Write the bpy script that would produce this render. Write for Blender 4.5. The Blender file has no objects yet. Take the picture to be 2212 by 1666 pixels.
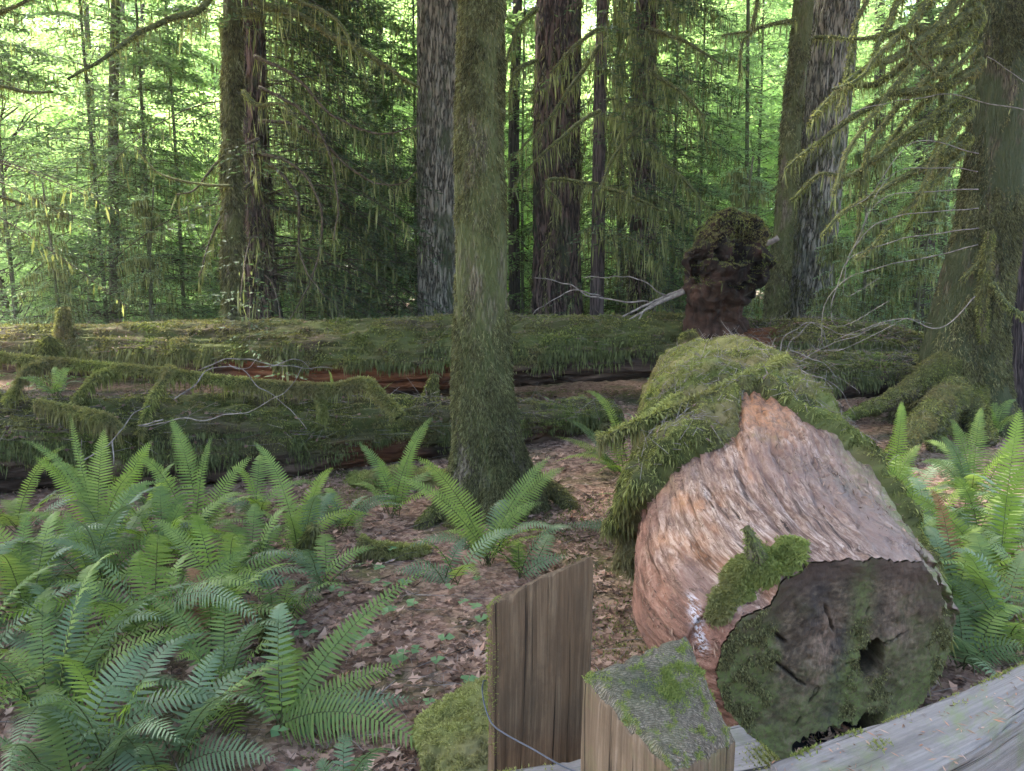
import bpy, math, numpy as np
from math import radians, sin, cos, pi
rng = np.random.default_rng(11)
SC = bpy.context.scene
COL = SC.collection
FPX = 1593.0; CAMH = 2.0; TILT = radians(7.6)
cA, sA = cos(TILT), sin(TILT)

def P(px, py, Y):
    """a point of the place at depth Y that the photograph shows at (px, py)"""
    a = (px - 1106) / FPX; b = -(py - 833) / FPX
    d = (a, cA + b * sA, -sA + b * cA); t = Y / d[1]
    return np.array([a * t, Y, CAMH + d[2] * t])

def wpx(w, Y): return w / FPX * Y

# ---------------------------------------------------------------- noise
_h = np.random.default_rng(5)
_perm = np.concatenate([_h.permutation(256)] * 3)
_grad = _h.normal(size=(256, 3)); _grad /= np.linalg.norm(_grad, axis=1)[:, None]
def noise3(p):
    p = np.asarray(p, float); i = np.floor(p).astype(int); f = p - i; i &= 255
    u = f * f * f * (f * (f * 6 - 15) + 10)
    out = 0
    for dx in (0, 1):
        wx = u[:, 0] if dx else 1 - u[:, 0]
        for dy in (0, 1):
            wy = u[:, 1] if dy else 1 - u[:, 1]
            for dz in (0, 1):
                wz = u[:, 2] if dz else 1 - u[:, 2]
                h = _perm[_perm[_perm[(i[:, 0] + dx) & 255] + ((i[:, 1] + dy) & 255)] + ((i[:, 2] + dz) & 255)]
                g = _grad[h]
                out = out + wx * wy * wz * (g[:, 0] * (f[:, 0] - dx) + g[:, 1] * (f[:, 1] - dy) + g[:, 2] * (f[:, 2] - dz))
    return out * 1.5
def fbm(p, o=4, g=.5):
    s = 0; a = 1.; p = np.asarray(p, float)
    for k in range(o):
        s = s + a * noise3(p + 17.3 * k); a *= g; p = p * 2.03
    return s
def norm(v): return v / (np.linalg.norm(v, axis=-1, keepdims=True) + 1e-9)
def sstep(a, b, x):
    t = np.clip((x - a) / (b - a), 0, 1); return t * t * (3 - 2 * t)

# ---------------------------------------------------------------- mesh objects
def mesh_data(name, V, faces, mats, attrs=None, smooth=True, midx=None):
    me = bpy.data.meshes.new(name)
    if isinstance(faces, np.ndarray): faces = [faces]
    faces = [f for f in faces if len(f)]
    V = np.asarray(V, np.float32)
    me.vertices.add(len(V)); me.vertices.foreach_set('co', V.ravel())
    nl = sum(f.size for f in faces); nf = sum(len(f) for f in faces)
    me.loops.add(nl); me.polygons.add(nf)
    me.loops.foreach_set('vertex_index', np.concatenate([f.ravel() for f in faces]).astype(np.int32))
    sizes = np.concatenate([np.full(len(f), f.shape[1]) for f in faces])
    starts = np.concatenate([[0], np.cumsum(sizes)[:-1]]).astype(np.int32)
    me.polygons.foreach_set('loop_start', starts)
    try: me.polygons.foreach_set('loop_total', sizes.astype(np.int32))
    except Exception: pass
    if smooth: me.polygons.foreach_set('use_smooth', np.ones(nf, bool))
    for m in mats: me.materials.append(m)
    if midx is not None: me.polygons.foreach_set('material_index', np.asarray(midx, np.int32))
    me.update(calc_edges=True)
    for k, a in (attrs or {}).items():
        a = np.asarray(a, np.float32)
        if a.ndim == 2:
            at = me.attributes.new(k, 'FLOAT_VECTOR', 'POINT'); at.data.foreach_set('vector', a.ravel())
        else:
            at = me.attributes.new(k, 'FLOAT', 'POINT'); at.data.foreach_set('value', a)
    return me

class MB:
    """collects pieces of one mesh"""
    def __init__(s): s.V = []; s.F = {}; s.A = {}; s.n = 0; s.order = []
    def add(s, V, F, m=0, **attrs):
        F = np.asarray(F); V = np.asarray(V)
        if not len(V): return
        s.order.append((F + s.n, m)); s.V.append(V)
        for k in set(s.A) | set(attrs):
            if k not in s.A:
                ref = attrs[k]; sh = (s.n, 3) if np.ndim(ref) == 2 else (s.n,)
                s.A[k] = [np.zeros(sh)]
            if k in attrs: s.A[k].append(np.broadcast_to(attrs[k], (len(V), 3)) if np.ndim(attrs[k]) == 2 else np.broadcast_to(attrs[k], (len(V),)))
            else: s.A[k].append(np.zeros((len(V), 3)) if s.A[k][0].ndim == 2 else np.zeros(len(V)))
        s.n += len(V)
    def data(s, name, mats, origin=(0, 0, 0), smooth=True):
        V = np.concatenate(s.V) - np.asarray(origin)
        midx = np.concatenate([np.full(len(f), m) for f, m in s.order])
        return mesh_data(name, V, [f for f, m in s.order], mats, {k: np.concatenate(a) for k, a in s.A.items()}, smooth, midx)
    def build(s, name, mats, parent=None, origin=None, smooth=True):
        if not s.V: return None
        if not isinstance(mats, (list, tuple)): mats = [mats]
        if origin is None: origin = ORG.get(parent.name, (0, 0, 0)) if parent else (0, 0, 0)
        me = s.data(name, mats, origin, smooth)
        o = bpy.data.objects.new(name, me); COL.objects.link(o)
        if parent: o.parent = parent
        else: o.location = origin
        ORG[o.name] = tuple(origin)
        return o
ORG = {}
def tag(o, label=None, cat=None, group=None, kind=None):
    if label: o['label'] = label
    if cat: o['category'] = cat
    if group: o['group'] = group
    if kind: o['kind'] = kind
    return o
def thing(name, label, cat, loc, group=None):
    o = bpy.data.objects.new(name, None); COL.objects.link(o); o.location = tuple(loc); o.empty_display_size = .2
    ORG[o.name] = tuple(loc); return tag(o, label, cat, group)

# ---------------------------------------------------------------- sweeps
def path(ctrl, n, k=3):
    """Catmull-Rom through ctrl rows (any number of columns)"""
    c = np.asarray(ctrl, float)
    if len(c) == 2: return c[0] + (c[1] - c[0]) * np.linspace(0, 1, n)[:, None]
    d = np.linalg.norm(np.diff(c[:, :k], axis=0), axis=1) ** .5 + 1e-6
    t = np.concatenate([[0], np.cumsum(d)])
    m = np.zeros_like(c)
    m[1:-1] = (c[2:] - c[:-2]) / (t[2:] - t[:-2])[:, None]
    m[0] = (c[1] - c[0]) / (t[1] - t[0]); m[-1] = (c[-1] - c[-2]) / (t[-1] - t[-2])
    q = np.linspace(0, t[-1], n); j = np.clip(np.searchsorted(t, q, side='right') - 1, 0, len(c) - 2)
    h = (t[j + 1] - t[j]); u = ((q - t[j]) / h)[:, None]; h = h[:, None]
    return ((2*u**3-3*u**2+1)*c[j] + (u**3-2*u**2+u)*h*m[j] + (-2*u**3+3*u**2)*c[j+1] + (u**3-u**2)*h*m[j+1])
def even(ctrl, n):
    p = path(ctrl, n * 4); s = np.concatenate([[0], np.cumsum(np.linalg.norm(np.diff(p[:, :3], axis=0), axis=1))])
    q = np.linspace(0, s[-1], n); return np.stack([np.interp(q, s, p[:, i]) for i in range(p.shape[1])], 1), q

def frames(p, ref):
    T = norm(np.gradient(p, axis=0)); ref = np.asarray(ref, float)
    B = norm(np.cross(T, ref)); N = norm(np.cross(B, T)); return T, N, B

def sweep(p, r, K, disp=None, ref=None, rn=None, caps=True):
    """tube: p (n,3), r (n,) radius across, rn (n,) radius along the reference; returns V, faces, lc, dirs"""
    p = np.asarray(p, float); n = len(p); r = np.broadcast_to(np.asarray(r, float), (n,)); rn = r if rn is None else rn
    if ref is None:
        ax = np.abs(p[-1] - p[0]); ref = (0, 1, 0) if ax[2] > max(ax[0], ax[1]) else (0, 0, 1)
    T, N, B = frames(p, ref)
    s = np.concatenate([[0], np.cumsum(np.linalg.norm(np.diff(p, axis=0), axis=1))])
    th = np.arange(K) / K * 2 * pi
    c, si = np.cos(th)[None, :, None], np.sin(th)[None, :, None]
    off = N[:, None] * c * rn[:, None, None] + B[:, None] * si * r[:, None, None]
    lc = np.stack([np.broadcast_to(c[..., 0], (n, K)) * rn[:, None], np.broadcast_to(si[..., 0], (n, K)) * r[:, None], np.broadcast_to(s[:, None], (n, K))], -1)
    V = p[:, None] + off; D = norm(off)
    V = V.reshape(-1, 3); D = D.reshape(-1, 3); lc = lc.reshape(-1, 3)
    if disp is not None:
        d = disp(lc, V, np.repeat(s, K), np.tile(th, n)); V = V + D * np.asarray(d)[:, None]
    i = np.arange(n - 1)[:, None] * K; k = np.arange(K)[None]; k2 = (k + 1) % K
    F = np.stack([i + k, i + k2, i + K + k2, i + K + k], -1).reshape(-1, 4)
    if caps:
        V = np.concatenate([V, V[:K].mean(0)[None], V[-K:].mean(0)[None]]); nn = n * K
        D = np.concatenate([D, -T[:1], T[-1:]]); lc = np.concatenate([lc, [[0, 0, 0]], [[0, 0, s[-1]]]])
        k = np.arange(K); k2 = (k + 1) % K
        F = np.concatenate([F, np.stack([np.full(K, nn), k2, k, k], -1), np.stack([np.full(K, nn + 1), (n-1)*K + k, (n-1)*K + k2, (n-1)*K + k2], -1)])
    return V, F, lc, D
def split_degenerate(F):
    d = F[:, 2] == F[:, 3]; return [F[~d], F[d][:, :3]]
def add_sweep(mb, sw, m=0, **kw):
    V, F, lc, D = sw; q, t = split_degenerate(F)
    base = mb.n; mb.add(V, q, m, lc=lc, **kw)
    if len(t): mb.order.append((t + base, m))

# ---------------------------------------------------------------- scatter of blades (moss, hanging lichen, leaves)
def sample(V, F, n, weight=None, g=rng):
    q = F[:, :3]; a, b, c = V[F[:, 0]], V[F[:, 1]], V[F[:, 2]]; d = V[F[:, 3]] if F.shape[1] > 3 else c
    nr = np.cross(c - a, d - b) if F.shape[1] > 3 else np.cross(b - a, c - a); ar = np.linalg.norm(nr, axis=1)
    w = ar.copy()
    if weight is not None: w *= np.clip(weight[F[:, 0]], 0, None)
    if w.sum() <= 0: return np.zeros((0, 3)), np.zeros((0, 3)), np.zeros(0, int)
    j = g.choice(len(F), n, p=w / w.sum()); u, v = g.random((2, n, 1))
    pos = (a[j] * (1-u) + b[j] * u) * (1-v) + (d[j] * (1-u) + c[j] * u) * v
    return pos, nr[j] / (ar[j][:, None] + 1e-9), j
def blades(pos, dr, ln, wd, g=rng, bend=0.):
    n = len(pos); ln = np.broadcast_to(ln, (n,))[:, None]; wd = np.broadcast_to(wd, (n,))[:, None]
    dr = norm(dr); sd = norm(np.cross(dr, g.normal(size=(n, 3)))) * wd / 2
    mid = pos + dr * ln * .5; tip = pos + dr * ln + np.array([0, 0, -1.]) * ln * bend
    V = np.stack([pos, mid + sd, tip, mid - sd], 1).reshape(-1, 3)
    F = np.arange(n)[:, None] * 4 + np.arange(4)[None]
    return V, F, np.repeat(g.random(n), 4)
def leaves(pos, ax, nrm, ln, wd, g=rng, cup=.0):
    n = len(pos); ln = np.broadcast_to(ln, (n,))[:, None]; wd = np.broadcast_to(wd, (n,))[:, None]
    ax = norm(ax); sd = norm(np.cross(ax, nrm)) * wd / 2; up = norm(np.cross(sd, ax))
    V = np.stack([pos, pos + ax * ln * .45 + sd + up * wd * cup, pos + ax * ln, pos + ax * ln * .45 - sd + up * wd * cup], 1).reshape(-1, 3)
    return V, np.arange(n)[:, None] * 4 + np.arange(4)[None], np.repeat(g.random(n), 4)
def moss_on(V, F, n, ln, wd, weight=None, out=.5, down=.8, jit=.5, g=rng, lift=0.0, bend=.2):
    pos, nr, _ = sample(V, F, n, weight, g)
    if not len(pos): return pos, np.zeros((0, 4), int), np.zeros(0)
    dr = nr * out + np.array([0, 0, -down]) + g.normal(size=(len(pos), 3)) * jit * .5
    L = ln * (0.35 + g.random(len(pos)) ** 2 * 1.3)
    return blades(pos + nr * lift, dr, L, wd * (.6 + .8 * g.random(len(pos))), g, bend)

# ---------------------------------------------------------------- node materials
class NT:
    def __init__(s, name):
        s.m = bpy.data.materials.new(name); s.m.use_nodes = True; s.t = s.m.node_tree; s.t.nodes.clear(); s.N = s.t.nodes; s.L = s.t.links
        s.out = s.N.new('ShaderNodeOutputMaterial')
    def lk(s, a, b):
        if isinstance(a, (int, float)): b.default_value = a
        elif isinstance(a, (tuple, list)): b.default_value = tuple(a) + ((1,) if len(a) == 3 and b.type == 'RGBA' else ())
        else: s.L.new(a, b)
    def attr(s, n, vec=False):
        x = s.N.new('ShaderNodeAttribute'); x.attribute_name = n; return x.outputs['Vector' if vec else 'Fac']
    def obj(s): return s.N.new('ShaderNodeTexCoord').outputs['Object']
    def geo(s, o='Normal'): return s.N.new('ShaderNodeNewGeometry').outputs[o]
    def rnd(s): return s.N.new('ShaderNodeObjectInfo').outputs['Random']
    def mapv(s, v, sc=(1, 1, 1), loc=(0, 0, 0)):
        x = s.N.new('ShaderNodeMapping'); s.L.new(v, x.inputs['Vector']); x.inputs['Scale'].default_value = sc; x.inputs['Location'].default_value = loc; return x.outputs[0]
    def noise(s, v, sc=1., det=4., ro=.55, dist=0., out='Fac'):
        x = s.N.new('ShaderNodeTexNoise'); s.L.new(v, x.inputs['Vector']); x.inputs['Scale'].default_value = sc; x.inputs['Detail'].default_value = det
        x.inputs['Roughness'].default_value = ro; x.inputs['Distortion'].default_value = dist; return x.outputs[out]
    def vor(s, v, sc=1., feat='F1', out='Distance'):
        x = s.N.new('ShaderNodeTexVoronoi'); s.L.new(v, x.inputs['Vector']); x.inputs['Scale'].default_value = sc; x.feature = feat; return x.outputs[out]
    def ramp(s, f, stops):
        x = s.N.new('ShaderNodeValToRGB'); s.lk(f, x.inputs[0]); e = x.color_ramp.elements
        while len(e) < len(stops): e.new(.5)
        for k, (p, c) in enumerate(stops):
            e[k].position = p; e[k].color = (c, c, c, 1) if isinstance(c, (int, float)) else tuple(c) + (1,)
        return x.outputs[0]
    def mix(s, f, a, b, mode='MIX'):
        x = s.N.new('ShaderNodeMix'); x.data_type = 'RGBA'; x.blend_type = mode
        s.lk(f, x.inputs[0]); s.lk(a, x.inputs[6]); s.lk(b, x.inputs[7]); return x.outputs[2]
    def math(s, op, a, b=0., c=None, clamp=False):
        x = s.N.new('ShaderNodeMath'); x.operation = op; x.use_clamp = clamp; s.lk(a, x.inputs[0]); s.lk(b, x.inputs[1])
        if c is not None: s.lk(c, x.inputs[2])
        return x.outputs[0]
    def sep(s, v):
        x = s.N.new('ShaderNodeSeparateXYZ'); s.L.new(v, x.inputs[0]); return x.outputs
    def bump(s, h, st=.5, d=.02, nrm=None):
        x = s.N.new('ShaderNodeBump'); s.lk(h, x.inputs['Height']); x.inputs['Strength'].default_value = st; x.inputs['Distance'].default_value = d
        if nrm is not None: s.L.new(nrm, x.inputs['Normal'])
        return x.outputs[0]
    def bsdf(s, col, rough=.8, spec=.3, nrm=None, **kw):
        x = s.N.new('ShaderNodeBsdfPrincipled'); s.lk(col, x.inputs['Base Color']); s.lk(rough, x.inputs['Roughness']); x.inputs['Specular IOR Level'].default_value = spec
        if nrm is not None: s.L.new(nrm, x.inputs['Normal'])
        for k, v in kw.items(): s.lk(v, x.inputs[k])
        return x.outputs[0]
    def done(s, sh): s.L.new(sh, s.out.inputs['Surface']); return s.m
    def leafy(s, col, tcol, trans=.45, rough=.5, spec=.3):
        a = s.bsdf(col, rough, spec); b = s.N.new('ShaderNodeBsdfTranslucent'); s.lk(tcol, b.inputs['Color'])
        x = s.N.new('ShaderNodeMixShader'); x.inputs[0].default_value = trans; s.L.new(a, x.inputs[1]); s.L.new(b.outputs[0], x.inputs[2]); return s.done(x.outputs[0])

def leaf_mat(name, stops, trans=.45, rough=.5, spec=.3, boost=2.0, objvar=None):
    t = NT(name); v = t.attr('var'); c = t.ramp(v, stops)
    if objvar: c = t.mix(t.math('MULTIPLY', t.rnd(), .8), c, objvar)
    tc = t.mix(1., c, (boost, boost * 1.0, boost * .75), 'MULTIPLY')
    return t.leafy(c, tc, trans, rough, spec)
# ================================================================ materials
def m_moss():
    t = NT('moss'); v = t.attr('var'); o = t.obj()
    c = t.ramp(v, [(0, (.035, .038, .015)), (.3, (.085, .095, .03)), (.65, (.165, .18, .055)), (1, (.30, .31, .11))])
    n = t.noise(o, 1.6, 3); c = t.mix(t.ramp(n, [(.42, 0.), (.62, .75)]), c, (.15, .125, .065))
    n2 = t.noise(t.mapv(o, (1, 1, 1), (4, 7, 2)), .9, 3); c = t.mix(t.ramp(n2, [(.52, 0.), (.7, .5)]), c, (.10, .17, .03))
    return t.leafy(c, t.mix(1., c, (1.6, 1.6, .9), 'MULTIPLY'), .25, .85, .1)
def m_lichen():
    t = NT('hanging_lichen'); v = t.attr('var')
    c = t.ramp(v, [(0, (.055, .065, .026)), (.5, (.125, .145, .058)), (1, (.24, .26, .12))])
    return t.leafy(c, t.mix(1., c, (1.8, 1.8, 1.), 'MULTIPLY'), .35, .85, .1)
def m_bark(name, dark, mid, light, sc=(7, 7, 1.3), mossy=0., mosscol=(.07, .09, .028), bd=.05, lichen=None):
    t = NT(name); l = t.attr('lc', True); p = t.mapv(l, sc)
    w = t.noise(t.mapv(l, (2, 2, 1.)), 1.5, 2, out='Color'); pw = t.N.new('ShaderNodeVectorMath'); pw.operation = 'MULTIPLY_ADD'
    t.L.new(w, pw.inputs[0]); pw.inputs[1].default_value = (.9, .9, .9); t.L.new(p, pw.inputs[2]); p = pw.outputs[0]
    d = t.math('ABSOLUTE', t.math('SUBTRACT', t.noise(p, 1.35, 4, .55), .5)); f = t.ramp(d, [(0., 0.), (.03, .3), (.10, 1.)])
    n = t.noise(p, 2.4, 5, .65); n2 = t.noise(t.mapv(l, (30, 30, 9)), 1, 4, .7)
    h = t.math('MULTIPLY', f, t.math('ADD', n, .35)); h2 = t.math('ADD', h, t.math('MULTIPLY', n2, .35))
    c = t.ramp(h2, [(.08, dark), (.42, mid), (.95, light)])
    if lichen: c = t.mix(t.ramp(t.noise(t.mapv(l, (5, 5, 3)), 1.6, 5, .7), [(.52, 0.), (.62, .6)]), c, lichen)
    if mossy: c = t.mix(t.ramp(t.noise(t.mapv(l, (2.2, 2.2, .9)), 1.3, 6, .65), [(.62 - mossy * .5, 0.), (.74 - mossy * .5, .85)]), c, mosscol)
    return t.done(t.bsdf(c, .9, .15, t.bump(h2, .9, bd)))
def m_twig(name, a, b):
    t = NT(name); n = t.noise(t.obj(), 14, 3); return t.done(t.bsdf(t.ramp(n, [(.35, a), (.65, b)]), .85, .2))
def m_ground():
    t = NT('forest_floor'); o = t.obj()
    a = t.noise(o, 9, 8, .7); b = t.noise(o, 1.1, 4); v = t.vor(t.mapv(o, (1, 1, .3)), 26, 'F1', 'Color'); vd = t.vor(o, 26)
    c = t.ramp(a, [(.3, (.045, .026, .018)), (.5, (.14, .086, .062)), (.72, (.30, .20, .15))])
    c = t.mix(t.ramp(t.sep(v)[0], [(.5, 0.), (.75, .55)]), c, (.34, .235, .18))
    c = t.mix(t.ramp(b, [(.5, 0.), (.66, .8)]), c, (.06, .075, .022))
    h = t.math('ADD', a, t.math('MULTIPLY', vd, .8))
    return t.done(t.bsdf(c, .95, .1, t.bump(h, .9, .03)))
def m_wood_bare():
    """bare log flank: pinkish fibres, orange rotted wood, brown crumbs, grey weathering (stains, plus shade painted along the torn moss edge)"""
    t = NT('bare_log_wood'); l = t.attr('lc', True)
    warp = t.noise(t.mapv(l, (3, 3, 1.2)), 1, 3, out='Color'); mv = t.N.new('ShaderNodeVectorMath'); mv.operation = 'MULTIPLY_ADD'
    t.L.new(warp, mv.inputs[0]); mv.inputs[1].default_value = (.08, .08, .2); t.L.new(l, mv.inputs[2]); w = mv.outputs[0]
    f = t.noise(t.mapv(w, (40, 40, 5)), 1, 6, .7); f2 = t.noise(t.mapv(w, (95, 95, 16)), 1, 4, .7); g = t.noise(t.mapv(w, (24, 24, 15)), 1, 7, .75)
    c = t.ramp(f, [(.34, (.045, .026, .018)), (.44, (.16, .098, .07)), (.55, (.31, .225, .175)), (.7, (.50, .41, .345))])
    c = t.mix(t.ramp(f2, [(.40, .8), (.52, 0.)]), c, (.10, .055, .04)); ck = t.noise(t.mapv(w, (22, 22, 2.2)), 1, 4, .6); c = t.mix(t.ramp(ck, [(.33, 1.), (.40, 0.)]), c, (.03, .016, .011)); lg = t.noise(t.mapv(l, (3, 3, 1.6)), 1, 5, .6); c = t.mix(t.ramp(lg, [(.42, .65), (.56, 0.)]), c, (.17, .105, .085))
    c = t.mix(t.math('MULTIPLY', t.attr('orange'), t.ramp(g, [(.3, .2), (.6, 1.)])), c, (.36, .165, .075))
    c = t.mix(t.math('MULTIPLY', t.attr('grey'), t.ramp(g, [(.34, .2), (.55, .9)])), c, (.17, .13, .11))
    c = t.mix(t.math('MULTIPLY', t.attr('rot_shade'), t.ramp(g, [(.36, .9), (.56, 0.)])), c, (.05, .026, .018))
    c = t.mix(t.math('MULTIPLY', t.attr('flank'), .75), c, t.ramp(f, [(.3, (.045, .018, .011)), (.6, (.20, .085, .05)), (.8, (.36, .2, .13))]))
    c = t.mix(t.math('MULTIPLY', t.attr('white'), t.ramp(f2, [(.47, 0.), (.56, .9)])), c, (.5, .5, .53))
    c = t.mix(t.math('MULTIPLY', t.attr('film'), t.ramp(g, [(.42, 0.), (.56, .9)])), c, (.10, .13, .03))
    h = t.math('ADD', t.math('MULTIPLY', t.ramp(ck, [(.32, 0.), (.42, 1.)]), 1.2), t.math('ADD', t.math('ADD', t.math('MULTIPLY', f, .5), t.math('MULTIPLY', f2, .25)), t.math('MULTIPLY', g, 1.)))
    return t.done(t.bsdf(c, .8, .25, t.bump(h, .8, .018)))
def m_endgrain():
    """sawn end of the big log"""
    t = NT('sawn_log_end'); l = t.attr('lc', True)
    n = t.noise(l, 16, 9, .78); saw = t.noise(t.mapv(l, (45, 16, 1)), 1, 5, .7); b = t.noise(l, 3.2, 4, .6); fine = t.noise(l, 60, 5, .7)
    c = t.ramp(n, [(.34, (.014, .010, .006)), (.5, (.06, .044, .029)), (.66, (.16, .12, .082))]); c = t.mix(t.ramp(t.vor(t.mapv(l, (1, 1, 1)), 13, 'DISTANCE_TO_EDGE'), [(0., .0), (.01, 0.)]), c, (.02, .014, .01))
    x_ = t.sep(l); rd = t.math('SQRT', t.math('ADD', t.math('MULTIPLY', x_[0], x_[0]), t.math('MULTIPLY', x_[1], x_[1]))); rg = t.math('MULTIPLY_ADD', t.math('SINE', t.math('ADD', t.math('MULTIPLY', rd, 210.), t.math('MULTIPLY', b, 22.))), .5, .5); c = t.mix(t.math('MULTIPLY', rg, .35), c, (.025, .018, .012))
    c = t.mix(t.math('MULTIPLY', t.attr('pink'), t.ramp(saw, [(.4, .05), (.62, .75)])), c, (.24, .165, .12))
    c = t.mix(t.math('MULTIPLY', t.attr('dark'), t.ramp(saw, [(.3, 1.), (.62, .35)])), c, (.022, .020, .022))
    c = t.mix(t.math('MULTIPLY', t.attr('film'), t.ramp(fine, [(.36, .1), (.55, 1.)])), c, (.075, .095, .028))
    c = t.mix(t.math('MULTIPLY', t.attr('rim'), t.ramp(n, [(.35, .2), (.6, .9)])), c, (.045, .028, .02))
    c = t.mix(t.attr('crack'), c, (.003, .002, .002))  # hole and notch painted black too: their shade put into the colour
    h = t.math('ADD', t.math('MULTIPLY', saw, .3), t.math('ADD', n, t.math('MULTIPLY', fine, .5)))
    return t.done(t.bsdf(c, .85, .25, t.bump(h, .7, .012)))
def m_post(name, lo, mi, hi, gap=.0, film=0.):
    """split cedar timber: grain runs along local z of lc"""
    t = NT(name); l = t.attr('lc', True)
    wv = t.noise(t.mapv(l, (5, 5, 1.2)), 1, 2, out='Color'); mv = t.N.new('ShaderNodeVectorMath'); mv.operation = 'MULTIPLY_ADD'
    t.L.new(wv, mv.inputs[0]); mv.inputs[1].default_value = (.02, .02, .06); t.L.new(l, mv.inputs[2]); w = mv.outputs[0]
    f = t.noise(t.mapv(w, (130, 130, 3.2)), 1, 5, .7); f2 = t.noise(t.mapv(w, (34, 34, 1.)), 1, 3, .6); n = t.noise(l, 55, 5, .7); b = t.noise(t.mapv(l, (4, 4, 1.5)), 1, 4)
    m = t.math('ADD', t.math('MULTIPLY', f, .62), t.math('MULTIPLY', f2, .38))
    c = t.ramp(m, [(.33, lo), (.5, mi), (.68, hi)])
    c = t.mix(t.ramp(b, [(.4, 0.), (.7, .55)]), c, tuple(x * .55 for x in mi))
    if film: c = t.mix(t.math('MULTIPLY', t.ramp(t.noise(l, 9, 6, .7), [(.5, 0.), (.66, 1.)]), film), c, (.12, .15, .045))
    ck = t.ramp(t.noise(t.mapv(w, (70, 70, .9)), 1, 3, .6), [(.34, 1.), (.385, 0.)]); c = t.mix(ck, c, tuple(x * .25 for x in lo)); c = t.mix(t.ramp(t.noise(t.mapv(l, (16, 16, 6)), 1, 5, .7), [(.4, .5), (.55, 0.)]), c, tuple(x * .45 for x in mi))
    h = t.math('SUBTRACT', t.math('ADD', m, t.math('MULTIPLY', n, .25)), t.math('MULTIPLY', ck, .8))
    return t.done(t.bsdf(c, .8, .25, t.bump(h, .75, .006)))
def m_posttop():
    t = NT('sawn_post_top'); l = t.attr('lc', True); x = t.sep(l)
    n = t.noise(l, 30, 5, .65); n2 = t.noise(l, 150, 3, .6)
    # growth rings round a heart that lies off the edge of the post
    dx = t.math('SUBTRACT', x[0], .45); dy = t.math('SUBTRACT', x[1], -.06)
    r = t.math('SQRT', t.math('ADD', t.math('MULTIPLY', dx, dx), t.math('MULTIPLY', dy, dy)))
    ring = t.math('SINE', t.math('ADD', t.math('MULTIPLY', r, 1500.), t.math('MULTIPLY', n, 36.)))
    rr = t.math('MULTIPLY_ADD', ring, .5, .5)
    c = t.mix(rr, (.125, .105, .078), (.27, .23, .175)); c = t.mix(t.ramp(n2, [(.38, .75), (.6, 0.)]), c, (.06, .05, .035)); c = t.mix(t.ramp(t.noise(l, 14, 4), [(.45, 0.), (.7, .35)]), c, (.12, .14, .05))
    c = t.mix(t.math('MULTIPLY', t.ramp(n, [(.3, .4), (.55, 1.)]), t.attr('green')), c, (.13, .21, .035))
    c = t.mix(t.math('MULTIPLY', t.attr('damp'), .6), c, (.035, .05, .03))
    h = t.math('ADD', t.math('MULTIPLY', rr, .7), t.math('MULTIPLY', n2, .8))
    return t.done(t.bsdf(c, .85, .2, t.bump(h, 1., .006)))
def m_snag():
    t = NT('rotten_snag_wood'); l = t.attr('lc', True)
    n = t.noise(t.mapv(l, (5, 5, 3)), 1, 6, .7); c = t.ramp(n, [(.3, (.004, .003, .003)), (.5, (.014, .008, .006)), (.7, (.045, .022, .016))])
    c = t.mix(t.attr('red'), c, t.ramp(n, [(.35, (.010, .006, .004)), (.7, (.085, .045, .030))])); return t.done(t.bsdf(c, .9, .15, t.bump(n, 1., .08)))
def m_backlog():
    """far fallen log: mossy flaking bark, red rotten wood where the underside is bare"""
    t = NT('fallen_log_bark'); l = t.attr('lc', True)
    f = t.noise(t.mapv(l, (7, 7, .8)), 1, 6, .7); n = t.noise(t.mapv(l, (2, 2, .7)), 1, 5, .6)
    c = t.ramp(f, [(.34, (.012, .008, .006)), (.5, (.05, .033, .024)), (.68, (.135, .09, .065))])
    c = t.mix(t.attr('red'), c, t.ramp(f, [(.32, (.035, .012, .006)), (.5, (.115, .045, .02)), (.7, (.22, .105, .055))]))
    c = t.mix(t.math('MULTIPLY', t.attr('moss'), t.ramp(n, [(.38, .2), (.55, .9)])), c, (.065, .085, .022))
    return t.done(t.bsdf(c, .92, .12, t.bump(t.math('ADD', f, n), 1., .08)))
def m_litter():
    t = NT('dead_leaves'); v = t.attr('var')
    c = t.ramp(v, [(0, (.06, .035, .025)), (.3, (.13, .078, .052)), (.6, (.23, .15, .105)), (.88, (.38, .265, .20)), (1, (.30, .15, .09))])
    return t.leafy(c, c, .15, .7, .25)
MOSS = m_moss(); MOSS_DULL = leaf_mat('trunk_moss', [(0, (.032, .030, .015)), (.35, (.085, .083, .036)), (.7, (.155, .155, .068)), (1, (.27, .27, .13))], .2, .85, .1, 1.5); LICH = m_lichen(); GROUND = m_ground(); LITTER = m_litter()
BARK_FIR = m_bark('grey_fir_bark', (.012, .010, .008), (.08, .074, .058), (.26, .24, .19), (11, 11, 1.7), .2, (.075, .09, .045), .07, (.17, .18, .14))
BARK_DARK = m_bark('dark_furrowed_bark', (.007, .005, .005), (.036, .024, .020), (.12, .08, .066), (8, 8, 1.0), .18, (.045, .06, .03), .08)
BARK_RED = m_bark('smooth_dark_bark', (.015, .011, .012), (.05, .038, .037), (.105, .08, .075), (14, 14, .9), 0, bd=.03)
BARK_MOSS = m_bark('mossy_bark', (.03, .023, .014), (.085, .07, .045), (.16, .135, .095), (26, 26, 5), .5, (.085, .10, .032), .03)
BARK_RIDGE = m_bark('ridged_bark', (.016, .012, .008), (.06, .046, .030), (.125, .098, .066), (26, 26, 3.4), .5, (.055, .07, .028), .035)
BARK_THIN = m_bark('young_trunk_bark', (.04, .035, .026), (.10, .09, .07), (.19, .17, .13), (16, 16, 5), .4, (.09, .11, .045), .02)
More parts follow.
